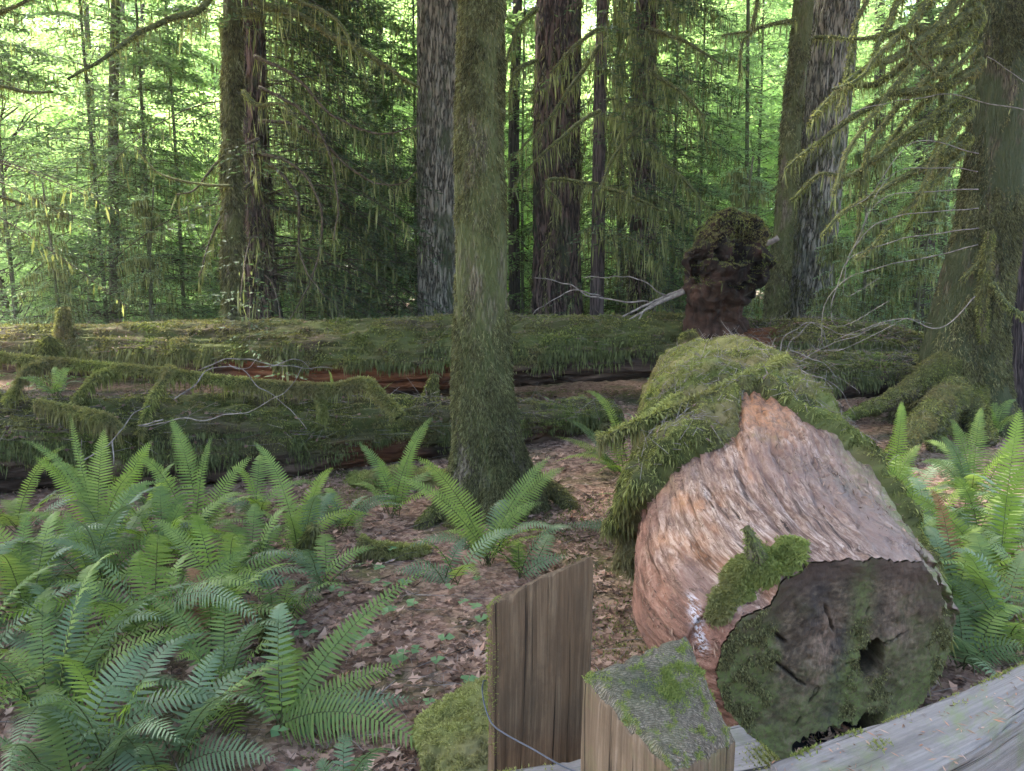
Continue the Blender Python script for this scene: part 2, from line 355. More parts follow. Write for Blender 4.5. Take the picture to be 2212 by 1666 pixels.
TWIG = m_twig('dark_twig', (.03, .022, .016), (.10, .08, .055)); TWIG_GREY = m_twig('grey_dead_twig', (.10, .085, .072), (.24, .21, .185)); TWIG_MOSS = m_twig('mossy_twig', (.03, .034, .012), (.08, .09, .03))
WOOD_BARE = m_wood_bare(); ENDGRAIN = m_endgrain(); SNAG = m_snag(); BACKLOG = m_backlog(); POSTTOP = m_posttop()
POST_BROWN = m_post('split_cedar', (.032, .020, .009), (.085, .057, .032), (.17, .128, .08)); POST_FRONT = m_post('weathered_cedar', (.045, .03, .016), (.13, .092, .056), (.25, .19, .13), film=.25)
RAILMAT = m_post('grey_weathered_rail', (.10, .09, .08), (.185, .168, .153), (.27, .248, .228), film=.6)
HEMLOCK = leaf_mat('hemlock_needles', [(0, (.055, .095, .042)), (.5, (.11, .18, .075)), (1, (.19, .275, .125))], .45, .6, .25, 2.2)
HEMLOCK_DK = leaf_mat('dark_hemlock_needles', [(0, (.018, .034, .016)), (.5, (.04, .072, .030)), (.85, (.075, .115, .048)), (1, (.13, .155, .07))], .35, .62, .22, 2.)
CONIFER_LT = leaf_mat('light_conifer_needles', [(0, (.09, .15, .08)), (.5, (.17, .26, .13)), (1, (.26, .36, .19))], .5, .45, .35, 2.0)
MAPLE = leaf_mat('maple_leaves', [(0, (.12, .205, .09)), (.5, (.215, .32, .145)), (1, (.36, .455, .24))], .6, .45, .3, 2.0)
CANOPY = leaf_mat('canopy_needles', [(0, (.02, .045, .018)), (1, (.06, .11, .04))], .3, .5, .3, 1.6)
FERN = leaf_mat('fern_green', [(0, (.075, .125, .035)), (.5, (.125, .185, .045)), (1, (.185, .25, .06))], .35, .6, .3, 2.0)
FERN_BLUE = leaf_mat('fern_dark_blue_green', [(0, (.07, .115, .055)), (1, (.12, .175, .08))], .25, .55, .4, 2.0)
FERN_YEL = leaf_mat('fern_yellow_green', [(0, (.11, .18, .025)), (1, (.18, .26, .045))], .45, .45, .35, 2.0)
FERN_DEAD = leaf_mat('fern_dead', [(0, (.16, .075, .035)), (1, (.38, .23, .13))], .25, .7, .2, 1.4)
HERB = leaf_mat('herb_leaves', [(0, (.08, .16, .07)), (1, (.13, .23, .10))], .35, .5, .3, 2.0)
_t = NT('steel_wire'); WIRE = _t.done(_t.bsdf((.05, .06, .08), .5, .4, Metallic=.3))
# ================================================================ vegetation generators
Z = np.array([0, 0, 1.])
def sticks(mb, A, B, ra, rb, m=0, **kw):
    """three-sided tapering sticks between point pairs"""
    A = np.asarray(A, float); B = np.asarray(B, float); n = len(A)
    if not n: return
    T = norm(B - A); ref = np.where(np.abs(T[:, 2:3]) > .8, [[1., 0, 0]], [[0, 0, 1.]]); U = norm(np.cross(T, ref)); W = np.cross(T, U)
    ra = np.broadcast_to(ra, (n,))[:, None]; rb = np.broadcast_to(rb, (n,))[:, None]; V = []
    for C, r in ((A, ra), (B, rb)):
        for k in range(3):
            a = k * 2 * pi / 3; V.append(C + (U * cos(a) + W * sin(a)) * r)
    V = np.stack(V, 1).reshape(-1, 3); b = np.arange(n)[:, None] * 6
    F = np.concatenate([b + np.array([[k, (k+1) % 3, 3 + (k+1) % 3, 3 + k]]) for k in range(3)])
    mb.add(V, F, m, lc=V * .5, **kw)

def conifer_crown(seed, z0, z1, R, nb, K=9, M=16, rise=.15, droop=.45, leaf=.06, lw=.024, lich=0, topR=.5, lichlen=.25, az=None, twigdroop=.35, trunk_x=lambda z: np.zeros((len(z), 2)), mats=None, flat=.35, tipdroop=0.):
    """flat drooping sprays on boughs: returns one mesh (wood, needles, hanging lichen)"""
    g = np.random.default_rng(seed); mb = MB()
    z = z0 + (z1 - z0) * np.sort(g.random(nb)); a = g.random(nb) * 2 * pi
    if az is not None: a = np.where(g.random(nb) < .75, az[0] + g.random(nb) * (az[1] - az[0]), a)
    q = (z - z0) / (z1 - z0); L = R * (1 - q * (1 - topR)) * (.6 + .55 * g.random(nb))
    d = np.stack([np.cos(a), np.sin(a), a * 0], 1); pr = np.stack([-np.sin(a), np.cos(a), a * 0], 1)
    base = np.concatenate([trunk_x(z), z[:, None]], 1); ri = rise + g.normal(size=nb) * .12; dr = droop * (.6 + .8 * g.random(nb)); sw = g.normal(size=nb) * .15
    def pos(t): return base[:, None] + d[:, None] * (L[:, None] * t)[..., None] + pr[:, None] * ((sw * L)[:, None] * t * t)[..., None] + Z * (L[:, None] * (ri[:, None] * t - dr[:, None] * t * t - tipdroop * t ** 4))[..., None]
    ts = np.linspace(0, 1, 8)[None] * np.ones((nb, 1)); p = pos(ts)
    r = (.005 + .0045 * L)[:, None] * (1 - .85 * ts)
    sticks(mb, p[:, :-1].reshape(-1, 3), p[:, 1:].reshape(-1, 3), r[:, :-1].ravel(), r[:, 1:].ravel(), 0)
    tt = np.clip(np.linspace(.14, 1, M)[None] + g.normal(size=(nb, M)) * .03, .08, 1); tp = pos(tt); sg = np.where(np.arange(M) % 2, 1., -1.)[None, :, None]
    td = norm(d[:, None] * .75 + pr[:, None] * sg * (.8 + .0 * tt[..., None]) + g.normal(size=(nb, M, 3)) * [.12, .12, .10] * 1.3)
    tl = (L[:, None] * .42 * (1.05 - tt * .75) * (.6 + .7 * g.random((nb, M))))[..., None]
    sticks(mb, tp.reshape(-1, 3), (tp + td * tl - Z * twigdroop * tl).reshape(-1, 3), .0026, .001, 0)
    f = ((np.arange(K) + .6) / K)[None, None, :, None]
    lp = tp[:, :, None] + td[:, :, None] * tl[:, :, None] * f - Z * (twigdroop * tl[:, :, None] * f * f)
    sg2 = np.where(np.arange(K) % 2, 1., -1.)[None, None, :, None]; side = np.cross(td, Z)[:, :, None]
    ax = td[:, :, None] * .7 + side * sg2 * .75 - Z * .2 + g.normal(size=lp.shape) * .22
    nr = Z + g.normal(size=lp.shape) * flat
    keep = g.random(lp.shape[:3]).ravel() < .92
    lp, ax, nr = lp.reshape(-1, 3)[keep], ax.reshape(-1, 3)[keep], nr.reshape(-1, 3)[keep]
    V, F, v = leaves(lp, ax, nr, leaf * (.6 + .9 * g.random(len(lp))), lw * (.7 + .6 * g.random(len(lp))), g)
    mb.add(V, F, 1, var=np.clip(v * .6 + np.repeat(g.random(len(lp)) * 0 + .2, 4) + .2 * np.repeat(noise3(lp * .9), 4), 0, 1))
    if lich:
        j = g.integers(0, nb, lich); t = g.random(lich) ** .7
        o = base[j] + d[j] * (L[j] * t)[:, None] + pr[j] * (sw[j] * L[j] * t * t)[:, None] + Z * (L[j] * (ri[j] * t - dr[j] * t * t))[:, None] + pr[j] * (g.normal(size=(lich, 1)) * .12 * L[j][:, None] * (1 - t)[:, None])
        V, F, v = blades(o, np.array([0, 0, -1.]) + g.normal(size=(lich, 3)) * .12, lichlen * (.2 + g.random(lich) ** 2 * 1.4), .018 + .03 * g.random(lich), g)
        mb.add(V, F, 2, var=v)
    return mb

def broadleaf_crown(seed, z0, z1, R, nc, nl, leaf=.12, trunkless=False):
    g = np.random.default_rng(seed); mb = MB()
    z = z0 + (z1 - z0) * g.random(nc); rr = R * np.sqrt(g.random(nc)) * np.sin(np.clip((z - z0) / (z1 - z0), 0.08, .96) * pi) ** .4; a = g.random(nc) * 2 * pi
    c = np.stack([rr * np.cos(a), rr * np.sin(a), z], 1)
    st = np.stack([c[:, 0] * .05, c[:, 1] * .05, np.maximum(z - rr * .6, z0 * .6)], 1); md = (st + c) / 2 + Z * .15 * rr[:, None]
    sticks(mb, st, md, .03, .02, 0); sticks(mb, md, c, .02, .006, 0)
    j = g.integers(0, nc, nl); s = .45 + .55 * g.random(nc)
    o = c[j] + g.normal(size=(nl, 3)) * np.array([.75, .75, .2]) * s[j][:, None]
    V, F, v = leaves(o, g.normal(size=(nl, 3)) * [1, 1, .35], Z + g.normal(size=(nl, 3)) * .45, leaf * (.6 + .8 * g.random(nl)), leaf * (.55 + .5 * g.random(nl)), g)
    mb.add(V, F, 1, var=np.clip(v * .6 + .2 + .25 * np.repeat(noise3(o * .6), 4), 0, 1)); return mb

def trunk_path(rows, ztop, zbot=-.15, n=None, taper=.8):
    """rows from bottom to top: (px, py, Y, width px) -> centre line and radius"""
    q = np.array([list(P(a, b, Y)) + [wpx(w, Y) / 2] for a, b, Y, w in rows])
    if q[0, 2] > zbot: q = np.concatenate([[q[0] + (q[0] - q[1]) * 0 + [0, 0, zbot - q[0, 2], q[0, 3] * .04]], q])
    if q[-1, 2] < ztop:
        dd = (q[-1] - q[-2]) / (q[-1, 2] - q[-2, 2]); e = q[-1].copy(); e[:3] += dd[:3] * (ztop - q[-1, 2]); e[3] *= taper; q = np.concatenate([q, [e]])
    n = n or int((ztop - zbot) / .06); p, s = even(q, n); return p[:, :3], np.abs(p[:, 3])
def bark_disp(kind, R):
    def f(lc, V, s, th):
        c = np.stack([np.cos(th), np.sin(th), s * 0], 1)
        if kind == 'fir':
            q = np.stack([c[:, 0] * R * 7, c[:, 1] * R * 7, s * 1.1], 1); q = q + .35 * np.stack([noise3(q * .7), noise3(q * .7 + 9), q[:, 0] * 0], 1)
            v = np.abs(noise3(q)); return R * .11 * (sstep(0, .3, v) - .7) + R * .03 * fbm(np.stack([c[:, 0] * R * 22, c[:, 1] * R * 22, s * 7], 1), 2)
        if kind == 'fine':
            q = np.stack([c[:, 0] * R * 22, c[:, 1] * R * 22, s * 3], 1); return R * .06 * fbm(q, 3) + R * .05 * fbm(np.stack([c[:, 0] * R * 14, c[:, 1] * R * 14, s * 4], 1), 2) + R * .09 * noise3(np.stack([c[:, 0] * 1.5, c[:, 1] * 1.5, s * .8], 1))
        return R * .06 * noise3(np.stack([c[:, 0] * 1.6, c[:, 1] * 1.6, s * 1.1], 1)) + R * .03 * fbm(np.stack([c[:, 0] * R * 25, c[:, 1] * R * 25, s * 8], 1), 2)
    return f
def lobes(amp, k, z0, fade, phase=0.):
    def f(lc, V, s, th): return amp * np.exp(-np.clip(V[:, 2] - z0, 0, 9) / fade) * (np.abs(np.cos(th * k / 2 + phase)) ** 1.5)
    return f
def make_trunk(name, root, p, r, K, mat, kind='fine', extra=None):
    R = float(np.median(r)); bd = bark_disp(kind, R)
    f = (lambda *a: bd(*a) + extra(*a)) if extra else bd
    V, F, lc, D = sweep(p, r, K, f); q, t = split_degenerate(F); mb = MB(); mb.add(V, q, 0, lc=lc); mb.order.append((t, 0))
    o = mb.build(name, mat, root); return o, V, q, D
def mossy_branch(root, ctrl, r0, r1, strands=60, slen=.18, fuzz=300, mat=None, K=6, name='branch', g=rng, wob=.03):
    """ctrl: world points; one branch part with its moss as sub-part"""
    n = max(8, int(np.linalg.norm(np.diff(ctrl, axis=0), axis=1).sum() / .08)); p, s = even(np.asarray(ctrl, float), n)
    p = p + np.stack([noise3(p * 3 + 5), noise3(p * 3 + 11), noise3(p * 3 + 23)], 1) * wob
    r = np.linspace(r0, r1, n) * (1 + .25 * noise3(p * 9)); V, F, lc, D = sweep(p, r, K); q, t = split_degenerate(F)
    mb = MB(); mb.add(V, q, 0, lc=lc); mb.order.append((t, 0)); o = mb.build(name, mat or TWIG, root)
    m2 = MB(); Yb = float(p[:, 1].mean())
    if fuzz: m2.add(*(lambda a: (a[0], a[1]))(b := moss_on(V, q, fuzz, .035, .014, out=.9, down=.5, jit=.8, g=g)), 0, var=b[2] * .8 + .2)
    if strands:
        j = g.integers(0, n, strands); L = slen * (.15 + g.random(strands) ** 2 * 1.5)
        b = blades(p[j] + g.normal(size=(strands, 3)) * r[j][:, None] * .5, np.array([0, 0, -1.]) + g.normal(size=(strands, 3)) * .13, L, .006 + .016 * g.random(strands) * (Yb > 12) + .009 * g.random(strands), g)
        m2.add(b[0], b[1], 1, var=b[2])
    if m2.V: m2.build('hanging_moss', [MOSS, LICH], o, ORG[root.name])
    return o

# ---------------------------------------------------------------- ferns
def frond_geo(mb, B, C, E, W, npair, g, roll=0., flutter=.25, sag=.25, m=0, face=0.):
    """one frond: rachis B-C-E (quadratic curve), W = longest leaflet"""
    t = np.linspace(0, 1, 22)[:, None]; p = (1-t)**2 * B + 2*t*(1-t) * C + t*t * E
    Lr = np.linalg.norm(np.diff(p, axis=0), axis=1).sum()
    sticks(mb, p[:-1], p[1:], (.0036 * (1.1 - t[:-1, 0])), (.0036 * (1.1 - t[1:, 0])), 1, var=.5)
    tp = .10 + .895 * (np.arange(npair) + .5) / npair; tp = np.repeat(tp, 2) + np.tile([0, .35 / npair], npair); tp = np.clip(tp, 0, .998)
    sg = np.tile([1., -1.], npair); T = norm(2*(1-tp)[:, None]*(C-B) + 2*tp[:, None]*(E-C)); o = (1-tp)[:, None]**2*B + 2*(tp*(1-tp))[:, None]*C + (tp*tp)[:, None]*E
    h = E - B; h = np.array([h[0], h[1], 0.]); h = h / (np.linalg.norm(h) + 1e-6); sd0 = np.cross(h, Z)
    if face:
        vd = norm((B + E) / 2 - np.array([0, 0, CAMH])); fs = norm(np.cross(E - B, vd)); fs = fs if fs @ sd0 > 0 else -fs; sd0 = norm(sd0 * (1 - face) + fs * face)
    S = norm(sd0[None] - T * (T @ sd0)[:, None]); N = norm(np.cross(S, T)); N = np.where(N[:, 2:3] < -.2, N, N)
    cr, sr = cos(roll), sin(roll); S, N = S * cr + N * sr, N * cr - S * sr
    ln = (1 - .3 * (g.random(len(tp)) < .06) * g.random(len(tp))) * (1 + .08 * np.sin(tp * 9 + g.random() * 6)) * W * np.where(tp < .28, .5 + .5 * tp / .28, np.clip((1.0 - tp) / .72, 0, 1) ** .72 + .02) * (.9 + .2 * g.random(len(tp)))
    bw = Lr * .9 / npair * .68; sweepf = .12 + .5 * tp ** 2; fl = g.normal(size=len(tp)) * flutter
    ax = norm(S * sg[:, None] + T * sweepf[:, None] + N * (fl * .35 + .08)[:, None]); dn = (-Z * .7 + -N * .3)
    fr = [(0., .8), (.12, 1.0), (.5, .82), (.82, .42)]; rows = []
    for f, w in fr:
        c = o + ax * (ln * f)[:, None] + dn * (ln * sag * f * f)[:, None] + T * (ln * .16 * f * f)[:, None]
        ww = np.minimum(bw, ln * .4) * w / 2
        rows += [c - T * ww[:, None], c + T * ww[:, None] + N * (ww * .25)[:, None]]
    tip = o + ax * ln[:, None] + dn * (ln * sag)[:, None] + T * (ln * .18)[:, None]; n = len(tp)
    V = np.stack(rows + [tip], 1).reshape(-1, 3); b = np.arange(n)[:, None] * 9
    F4 = np.concatenate([b + np.array([[k, k+1, k+3, k+2]]) for k in (0, 2, 4)]); F3 = b + np.array([[6, 7, 8]])
    fv = g.random(); var = np.repeat(np.clip(fv * .6 + .4 * g.random(n), 0, 1), 9); base = mb.n
    mb.add(V, F4, m, var=var); mb.order.append((F3 + base, m))

FERNMATS = {'g': FERN, 'b': FERN_BLUE, 'y': FERN_YEL, 'd': FERN_DEAD}
def frond_obj(root, B, E, kind='g', g=rng, lift=None, W=None, roll=0., npair=None, sag=.25, face=0.):
    D = np.linalg.norm(E - B); h = np.array([E[0] - B[0], E[1] - B[1], 0])
    lift = .32 if lift is None else lift
    sdv = np.array([-h[1], h[0], 0]); 
    C = B + sdv * g.normal() * .10 + h * .38 + Z * ((E[2] - B[2]) * .62 + D * lift)
    W = (W or min(.082, .10 * D + .015)) * 1.25; npair = npair or int(np.clip(D * 42, 16, 42)); mb = MB()
    frond_geo(mb, B, C, E, W, npair, g, roll, sag=sag, face=face)
    return mb.build('frond', [FERNMATS[kind], TWIG_MOSS if kind != 'd' else TWIG], root)
def fern(px, py, Y=None, n=10, L=.8, label='', heroes=(), seed=0, az=None, kinds='gggbby', el=(.15, 1.15), group='sword ferns on the forest floor', z=0.):
    """sword fern rooted where the photo shows it; heroes: (tip px, tip py, depth offset, kind, lift, W)"""
    g = np.random.default_rng(seed + 100)
    B = P(px, py, Y); B = np.array([B[0], Y, z if z else float(gz(B[0], Y)[0])])
    root = thing('sword_fern', label, 'fern', B, group)
    for hh in heroes:
        tx, ty, dy, kind = hh[:4]; lift = hh[4] if len(hh) > 4 else .18; W = hh[5] if len(hh) > 5 else None; roll = hh[6] if len(hh) > 6 else 0.
        frond_obj(root, B + g.normal(size=3) * [.03, .03, 0.], P(tx, ty, Y + dy), kind, g, lift, W, roll, face=.8)
    a0 = g.random() * 6.28
    n = int(round(n * 1.5)); L = L * 1.2
    for k in range(n):
        a = a0 + k * 2 * pi / max(n, 1) + g.normal() * .3 if az is None else az[0] + (az[1] - az[0]) * g.random()
        e = el[0] + (el[1] - el[0]) * g.random() ** 1.15; l = L * (.65 + .45 * g.random())
        E = B + np.array([cos(a) * cos(e), sin(a) * cos(e), sin(e) * .8]) * l
        E[2] = max(E[2], B[2] + .06)
        frond_obj(root, B + g.normal(size=3) * [.03, .03, 0.], E, kinds[g.integers(0, len(kinds))], g, .30 + .2 * g.random(), None, g.normal() * .3)
    return root
# ================================================================ ground
def gz(x, y):
    p = np.stack([np.atleast_1d(x).astype(float), np.atleast_1d(y).astype(float), np.zeros(np.size(x))], 1)
    far = np.clip((p[:, 1] - 14) / 40, 0, 1)
    return (.05 * fbm(p * .55, 3) - .02) + far * 1.2 * noise3(p * .06)
def grid(xs, ys, f):
    X, Yy = np.meshgrid(xs, ys); V = np.stack([X.ravel(), Yy.ravel(), f(X.ravel(), Yy.ravel())], 1); w = len(xs)
    i = np.arange(len(ys) - 1)[:, None] * w + np.arange(w - 1)[None]; F = np.stack([i, i + 1, i + w + 1, i + w], -1).reshape(-1, 4); return V, F
u = np.linspace(-1, 1, 420); xs = np.sinh(u * 5.2) / np.sinh(5.2) * 400
ys = np.concatenate([np.linspace(-60, -1, 30), np.linspace(-.8, 16, 420), 16 + (np.linspace(0, 1, 120)[1:] ** 2.2) * 380])
def ground_h(x, y): return gz(x, y) + .018 * fbm(np.stack([x * 4, y * 4, x * 0], 1), 3)
V, F = grid(xs, ys, ground_h); mb = MB(); mb.add(V, F); tag(mb.build('ground', GROUND), kind='structure')

# dead leaves, twigs, moss carpet and little herbs nobody could count
g = np.random.default_rng(3)
def floor_points(n, y0=1.6, y1=13, pw=1.35):
    y = y0 + (y1 - y0) * g.random(n) ** pw; x = (g.random(n) * 2 - 1) * (y * .78 + .6); return x, y
n = 60000; x, y = floor_points(n, 1.6, 14.5); dens = fbm(np.stack([x * 1.1, y * 1.1, x * 0 + 3], 1), 3); k = g.random(n) < .62 + dens * .9; x, y = x[k], y[k]; n = len(x)
o = np.stack([x, y, gz(x, y) + .008 + .022 * g.random(n)], 1)
R = 12; a = np.arange(R) / R * 2 * pi; rad = np.where(np.arange(R) % 2, .55, 1.)[None] * (.45 + .75 * g.random((n, R))); sz = (.012 + .042 * g.random(n) ** 2)[:, None]
th = a[None] + g.random((n, 1)) * 6.28; lx = np.cos(th) * rad * sz; ly = np.sin(th) * rad * sz * (.6 + .4 * g.random((n, 1)))
tilt = g.normal(size=(n, 2)) * .35; curl = (g.random((n, 1)) - .35) * .9
lz = lx * tilt[:, :1] + ly * tilt[:, 1:] + curl * (lx ** 2 + ly ** 2) / sz + g.normal(size=(n, R)) * sz * .12
ring = o[:, None] + np.stack([lx, ly, np.clip(lz, -.008, .05)], -1)
V = np.concatenate([o[:, None], ring], 1).reshape(-1, 3); b = np.arange(n)[:, None, None] * (R + 1); kk = np.arange(R)
F = (b + np.stack([kk * 0, kk + 1, (kk + 1) % R + 1], -1)[None]).reshape(-1, 3)
mb = MB(); mb.add(V, F, 0, var=np.repeat(g.random(n), R + 1)); tag(mb.build('leaf_litter', LITTER, smooth=False), kind='stuff')
n = 16000; x, y = floor_points(n); a = g.random(n) * 6.28; L = .03 + .16 * g.random(n) ** 2.5
A = np.stack([x, y, gz(x, y) + .015 + .03 * g.random(n)], 1); B = A + np.stack([np.cos(a) * L, np.sin(a) * L, g.normal(size=n) * .15 * L], 1)
mb = MB(); s = n * 2 // 3; sticks(mb, A[:s], B[:s], .0018, .001, 0); sticks(mb, A[s:], B[s:], .002, .0012, 1)
n = 380; x, y = floor_points(n); a = g.random(n) * 6.28; L = .3 + .6 * g.random(n); A = np.stack([x, y, gz(x, y) + .02 + .04 * g.random(n)], 1)
for q in range(4):
    a = a + g.normal(size=n) * .25; B = A + np.stack([np.cos(a) * L / 4, np.sin(a) * L / 4, g.normal(size=n) * .12 * L / 4], 1); r = .0045 * (1 - q * .2)
    sticks(mb, A, B, r, r * .8, q % 2); A = B
tag(mb.build('fallen_twigs', [TWIG, TWIG_GREY]), kind='stuff')
n = 210000; x, y = floor_points(n, 1.8, 15, 1.2); m = fbm(np.stack([x * .8, y * .8, x * 0 + 8], 1), 3); k = (m > .16 + .2 * g.random(n)); x, y = x[k], y[k]; n = len(x)
o = np.stack([x, y, gz(x, y)], 1); b = blades(o, Z * .8 + g.normal(size=(n, 3)) * .6, .012 + .03 * g.random(n), .005 + .005 * (y / 6), g)
mb = MB(); mb.add(b[0], b[1], 0, var=b[2] * .75); tag(mb.build('ground_moss', MOSS), kind='stuff')
mb = MB(); n = 110; x, y = floor_points(n, 2.4, 13, 1.1)
hx = P(830, 1370, 4.); k = g.random(n) < .4; x[k] = hx[0] + g.normal(size=k.sum()) * .45; y[k] = 4.1 + g.normal(size=k.sum()) * .55; x, y = x[k], y[k]; n = len(x)
top = np.stack([x, y, gz(x, y) + .05 + .07 * g.random(n)], 1); sticks(mb, top - Z * .1, top, .0012, .001, 1)
for q in range(3):
    a = q * 2.1 + g.random(n) * .6; ax = np.stack([np.cos(a), np.sin(a), a * 0 + .05], 1); s = .022 + .022 * g.random(n)
    b = leaves(top, ax, Z + g.normal(size=(n, 3)) * .2, s * 1.5, s * 1.5, g, .15); mb.add(b[0], b[1], 0, var=b[2])
tag(mb.build('low_herbs', [HERB, TWIG_MOSS]), kind='stuff')

# ================================================================ big near log
def big_log():
    S = np.array([[2.9, 1.38, .47, .55, .47], [3.0, 1.355, .48, .625, .485], [3.12, 1.33, .50, .685, .50], [3.45, 1.33, .54, .715, .52], [4.0, 1.41, .6, .705, .55], [4.6, 1.53, .66, .68, .58], [6., 1.86, .75, .66, .62], [7.4, 2.10, .84, .63, .58], [7.9, 2.22, .84, .45, .42]])
    base = np.array([1.38, 2.9, 0.]); root = thing('fallen_log', 'huge sawn log lying end-on, bare pinkish wood in front and thick moss farther back', 'log', base)
    q, s = even(np.stack([S[:, 1], S[:, 0], S[:, 2], S[:, 3], S[:, 4]], 1), 420); p = q[:, :3]; rx, rz = q[:, 3], q[:, 4]; K = 300
    sg = lambda th: (th + pi) % (2 * pi) - pi      # 0 = crest
    def shape(lc, V, s, th):
        a = sg(th); yy = V[:, 1]; c = np.stack([np.cos(th), np.sin(th)], 1); e = np.stack([c[:, 0] * 9, c[:, 1] * 9, s * 1.1], 1)
        d = .05 * fbm(np.stack([c[:, 0] * 1.3, c[:, 1] * 1.3, s * .7], 1), 3)
        d += .014 * fbm(e, 4, .6) + .009 * fbm(np.stack([c[:, 0] * 26, c[:, 1] * 26, s * 6], 1), 3, .65)
        fs = np.abs(noise3(np.stack([c[:, 0] * 7 + s * .5, c[:, 1] * 7, s * .8 + 5], 1))); nf = sstep(2.92, 3.15, yy); d -= nf * .022 * sstep(.10, .0, fs) * (np.abs(a) < 1.7); d += nf * .012 * sstep(.0, .08, noise3(np.stack([c[:, 0] * 6 + 9, c[:, 1] * 6, s * 1.5], 1)))
        d += .03 * np.exp(-((a - LEFT * 1.25) / .28) ** 2) * sstep(3.7, 2.9, yy)      # swelling beside the sawn face
        d -= .035 * np.exp(-((a - LEFT * .85) / .12) ** 2) * sstep(3.9, 3.1, yy)
        d += .012 * np.abs(fbm(np.stack([c[:, 0] * 5, c[:, 1] * 5, s * 3.4], 1), 3)) * (np.abs(a) < 1.2)
        return d
    # which sign of theta is the left side?
    T, N, B = frames(p, (0, 0, 1)); LEFT = -1. if B[10, 0] > 0 else 1.
    V, F, lc, D = sweep(p, rx, K, shape, (0, 0, 1), rz, caps=False); th = np.tile(np.arange(K) / K * 2 * pi, len(p)); a = sg(th) * LEFT; yy = V[:, 1]; ss = lc[:, 2]   # a>0 = left
    dd = V - np.array([0, 0, CAMH]); fw = dd @ np.array([0, cA, -sA]); ppx = 1106 + FPX * dd[:, 0] / fw; ppy = 833 - FPX * (dd @ np.array([0, sA, cA])) / fw
    def sg2(x0, y0, x1, y1): t_ = np.clip(((ppx - x0) * (x1 - x0) + (ppy - y0) * (y1 - y0)) / ((x1 - x0) ** 2 + (y1 - y0) ** 2), 0, 1); return np.hypot(ppx - x0 - (x1 - x0) * t_, ppy - y0 - (y1 - y0) * t_)
    gN = fbm(V * 2.2, 4); gN2 = fbm(V * [3, 1.2, 3] + 31, 4)
    edge = np.interp(a, [-1.9, -1.35, -1.05, -.85, -.5, -.2, -.05, .1, .2, .5, 1.05, 1.35, 1.9], [3.3, 3.7, 4.05, 4.35, 4.5, 4.75, 4.95, 4.8, 4.2, 4.0, 3.92, 4.15, 4.5]) + .10 * gN
    edge = edge + .05 * fbm(V * 7, 2); mossm = sstep(-.02, .035, yy - edge)
    A = dict(orange=sstep(.75, 0, np.abs(a - .05)) * sstep(3.7, 4.6, yy + .25 * gN) + sstep(.1, .6, gN2) * .6 * (a > .2), grey=sstep(.05, -.5, a + .35 * gN2) * sstep(3.9, 3.3, yy) * .9 + .5 * sstep(.2, .6, gN),
             rot_shade=sstep(-.2, .5, gN) * .8 * sstep(3.3, 4.3, yy) + sstep(.3, .7, -gN2) * .7, flank=sstep(.9, 1.35, a + .15 * gN), white=np.exp(-(sg2(1495, 1295, 1518, 1400) / 11) ** 2) * (a > .3) * (yy < 3.8),
             film=sstep(-.45, -1.1, a + .3 * gN2) * .9 + sstep(.45, .8, gN2) * .35)
    A['rot_shade'] = A['rot_shade'] + np.exp(-(np.clip(edge - yy, 0, 9) / .22) ** 2) * sstep(-.35, .3, gN2) * 1.2; A = {k: np.clip(v, 0, 1) for k, v in A.items()}  # dark crumbs at the torn edge, with the mat's gap shade painted in
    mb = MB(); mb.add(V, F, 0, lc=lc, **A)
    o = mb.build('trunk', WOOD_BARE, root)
    # chips and shreds of rotten wood and fallen needles on the bare wood
    bare = (1 - mossm) * (np.abs(a) < 1.5); mb = MB(); pos, nr, _ = sample(V, F, 3800, bare * (.15 + np.clip(gN + .2, 0, 1)))
    dr = np.array([.15, 1., .1]) * np.where(rng.random((len(pos), 1)) < .5, 1, -1) + rng.normal(size=(len(pos), 3)) * .55; dr = dr - nr * (dr * nr).sum(1)[:, None] + nr * .12
    b = leaves(pos + nr * .003, dr, nr, .008 + .055 * rng.random(len(pos)) ** 3, .0015 + .009 * rng.random(len(pos)) ** 3, rng, .3); mb.add(b[0], b[1], 0, var=b[2] * .75); tag(mb.build('wood_chips', LITTER, root, smooth=False), 'shreds of wood and needles lying on the bare wood', kind='stuff')
    # thick moss mat with a torn edge standing proud of the wood
    K2 = 300; n2 = len(p); Vg = V.reshape(n2, K2, 3); Dg = D.reshape(n2, K2, 3); mg = mossm.reshape(n2, K2)
    th_ = .06 + .05 * fbm(V * 2.6 + 3, 3).reshape(n2, K2) + .035 * fbm(V * 8, 3).reshape(n2, K2) + .10 * (np.exp(-np.clip(yy - edge, 0, 9) / .25) * sstep(.2, .6, a)).reshape(n2, K2); hang = np.clip(np.abs(a.reshape(n2, K2)) - .9, 0, 1.0)
    lift = mg * th_ + sstep(.02, .3, mg) * .015 - .03 * (mg < .02)
    MV = (Vg + Dg * lift[..., None] + Dg * [1, 1, 0] * (hang * mg * .03)[..., None]).reshape(-1, 3)
    keep = (mg.reshape(-1)[F] > .03).any(1); FF = F[keep]; us, inv = np.unique(FF, return_inverse=True); MV2 = MV[us]; FF = inv.reshape(-1, 4)
    mb = MB(); mb.add(MV2, FF, 0, var=np.clip(.15 + .25 * fbm(MV2 * 6, 3), 0, .5), lc=MV2)
    mm = mb.build('moss_mat', MOSS, root); w = np.clip(mossm[us], 0, 1) ** .5 * np.where(MV2[:, 1] > 6.3, .6, 1.); upw = np.abs(a[us])
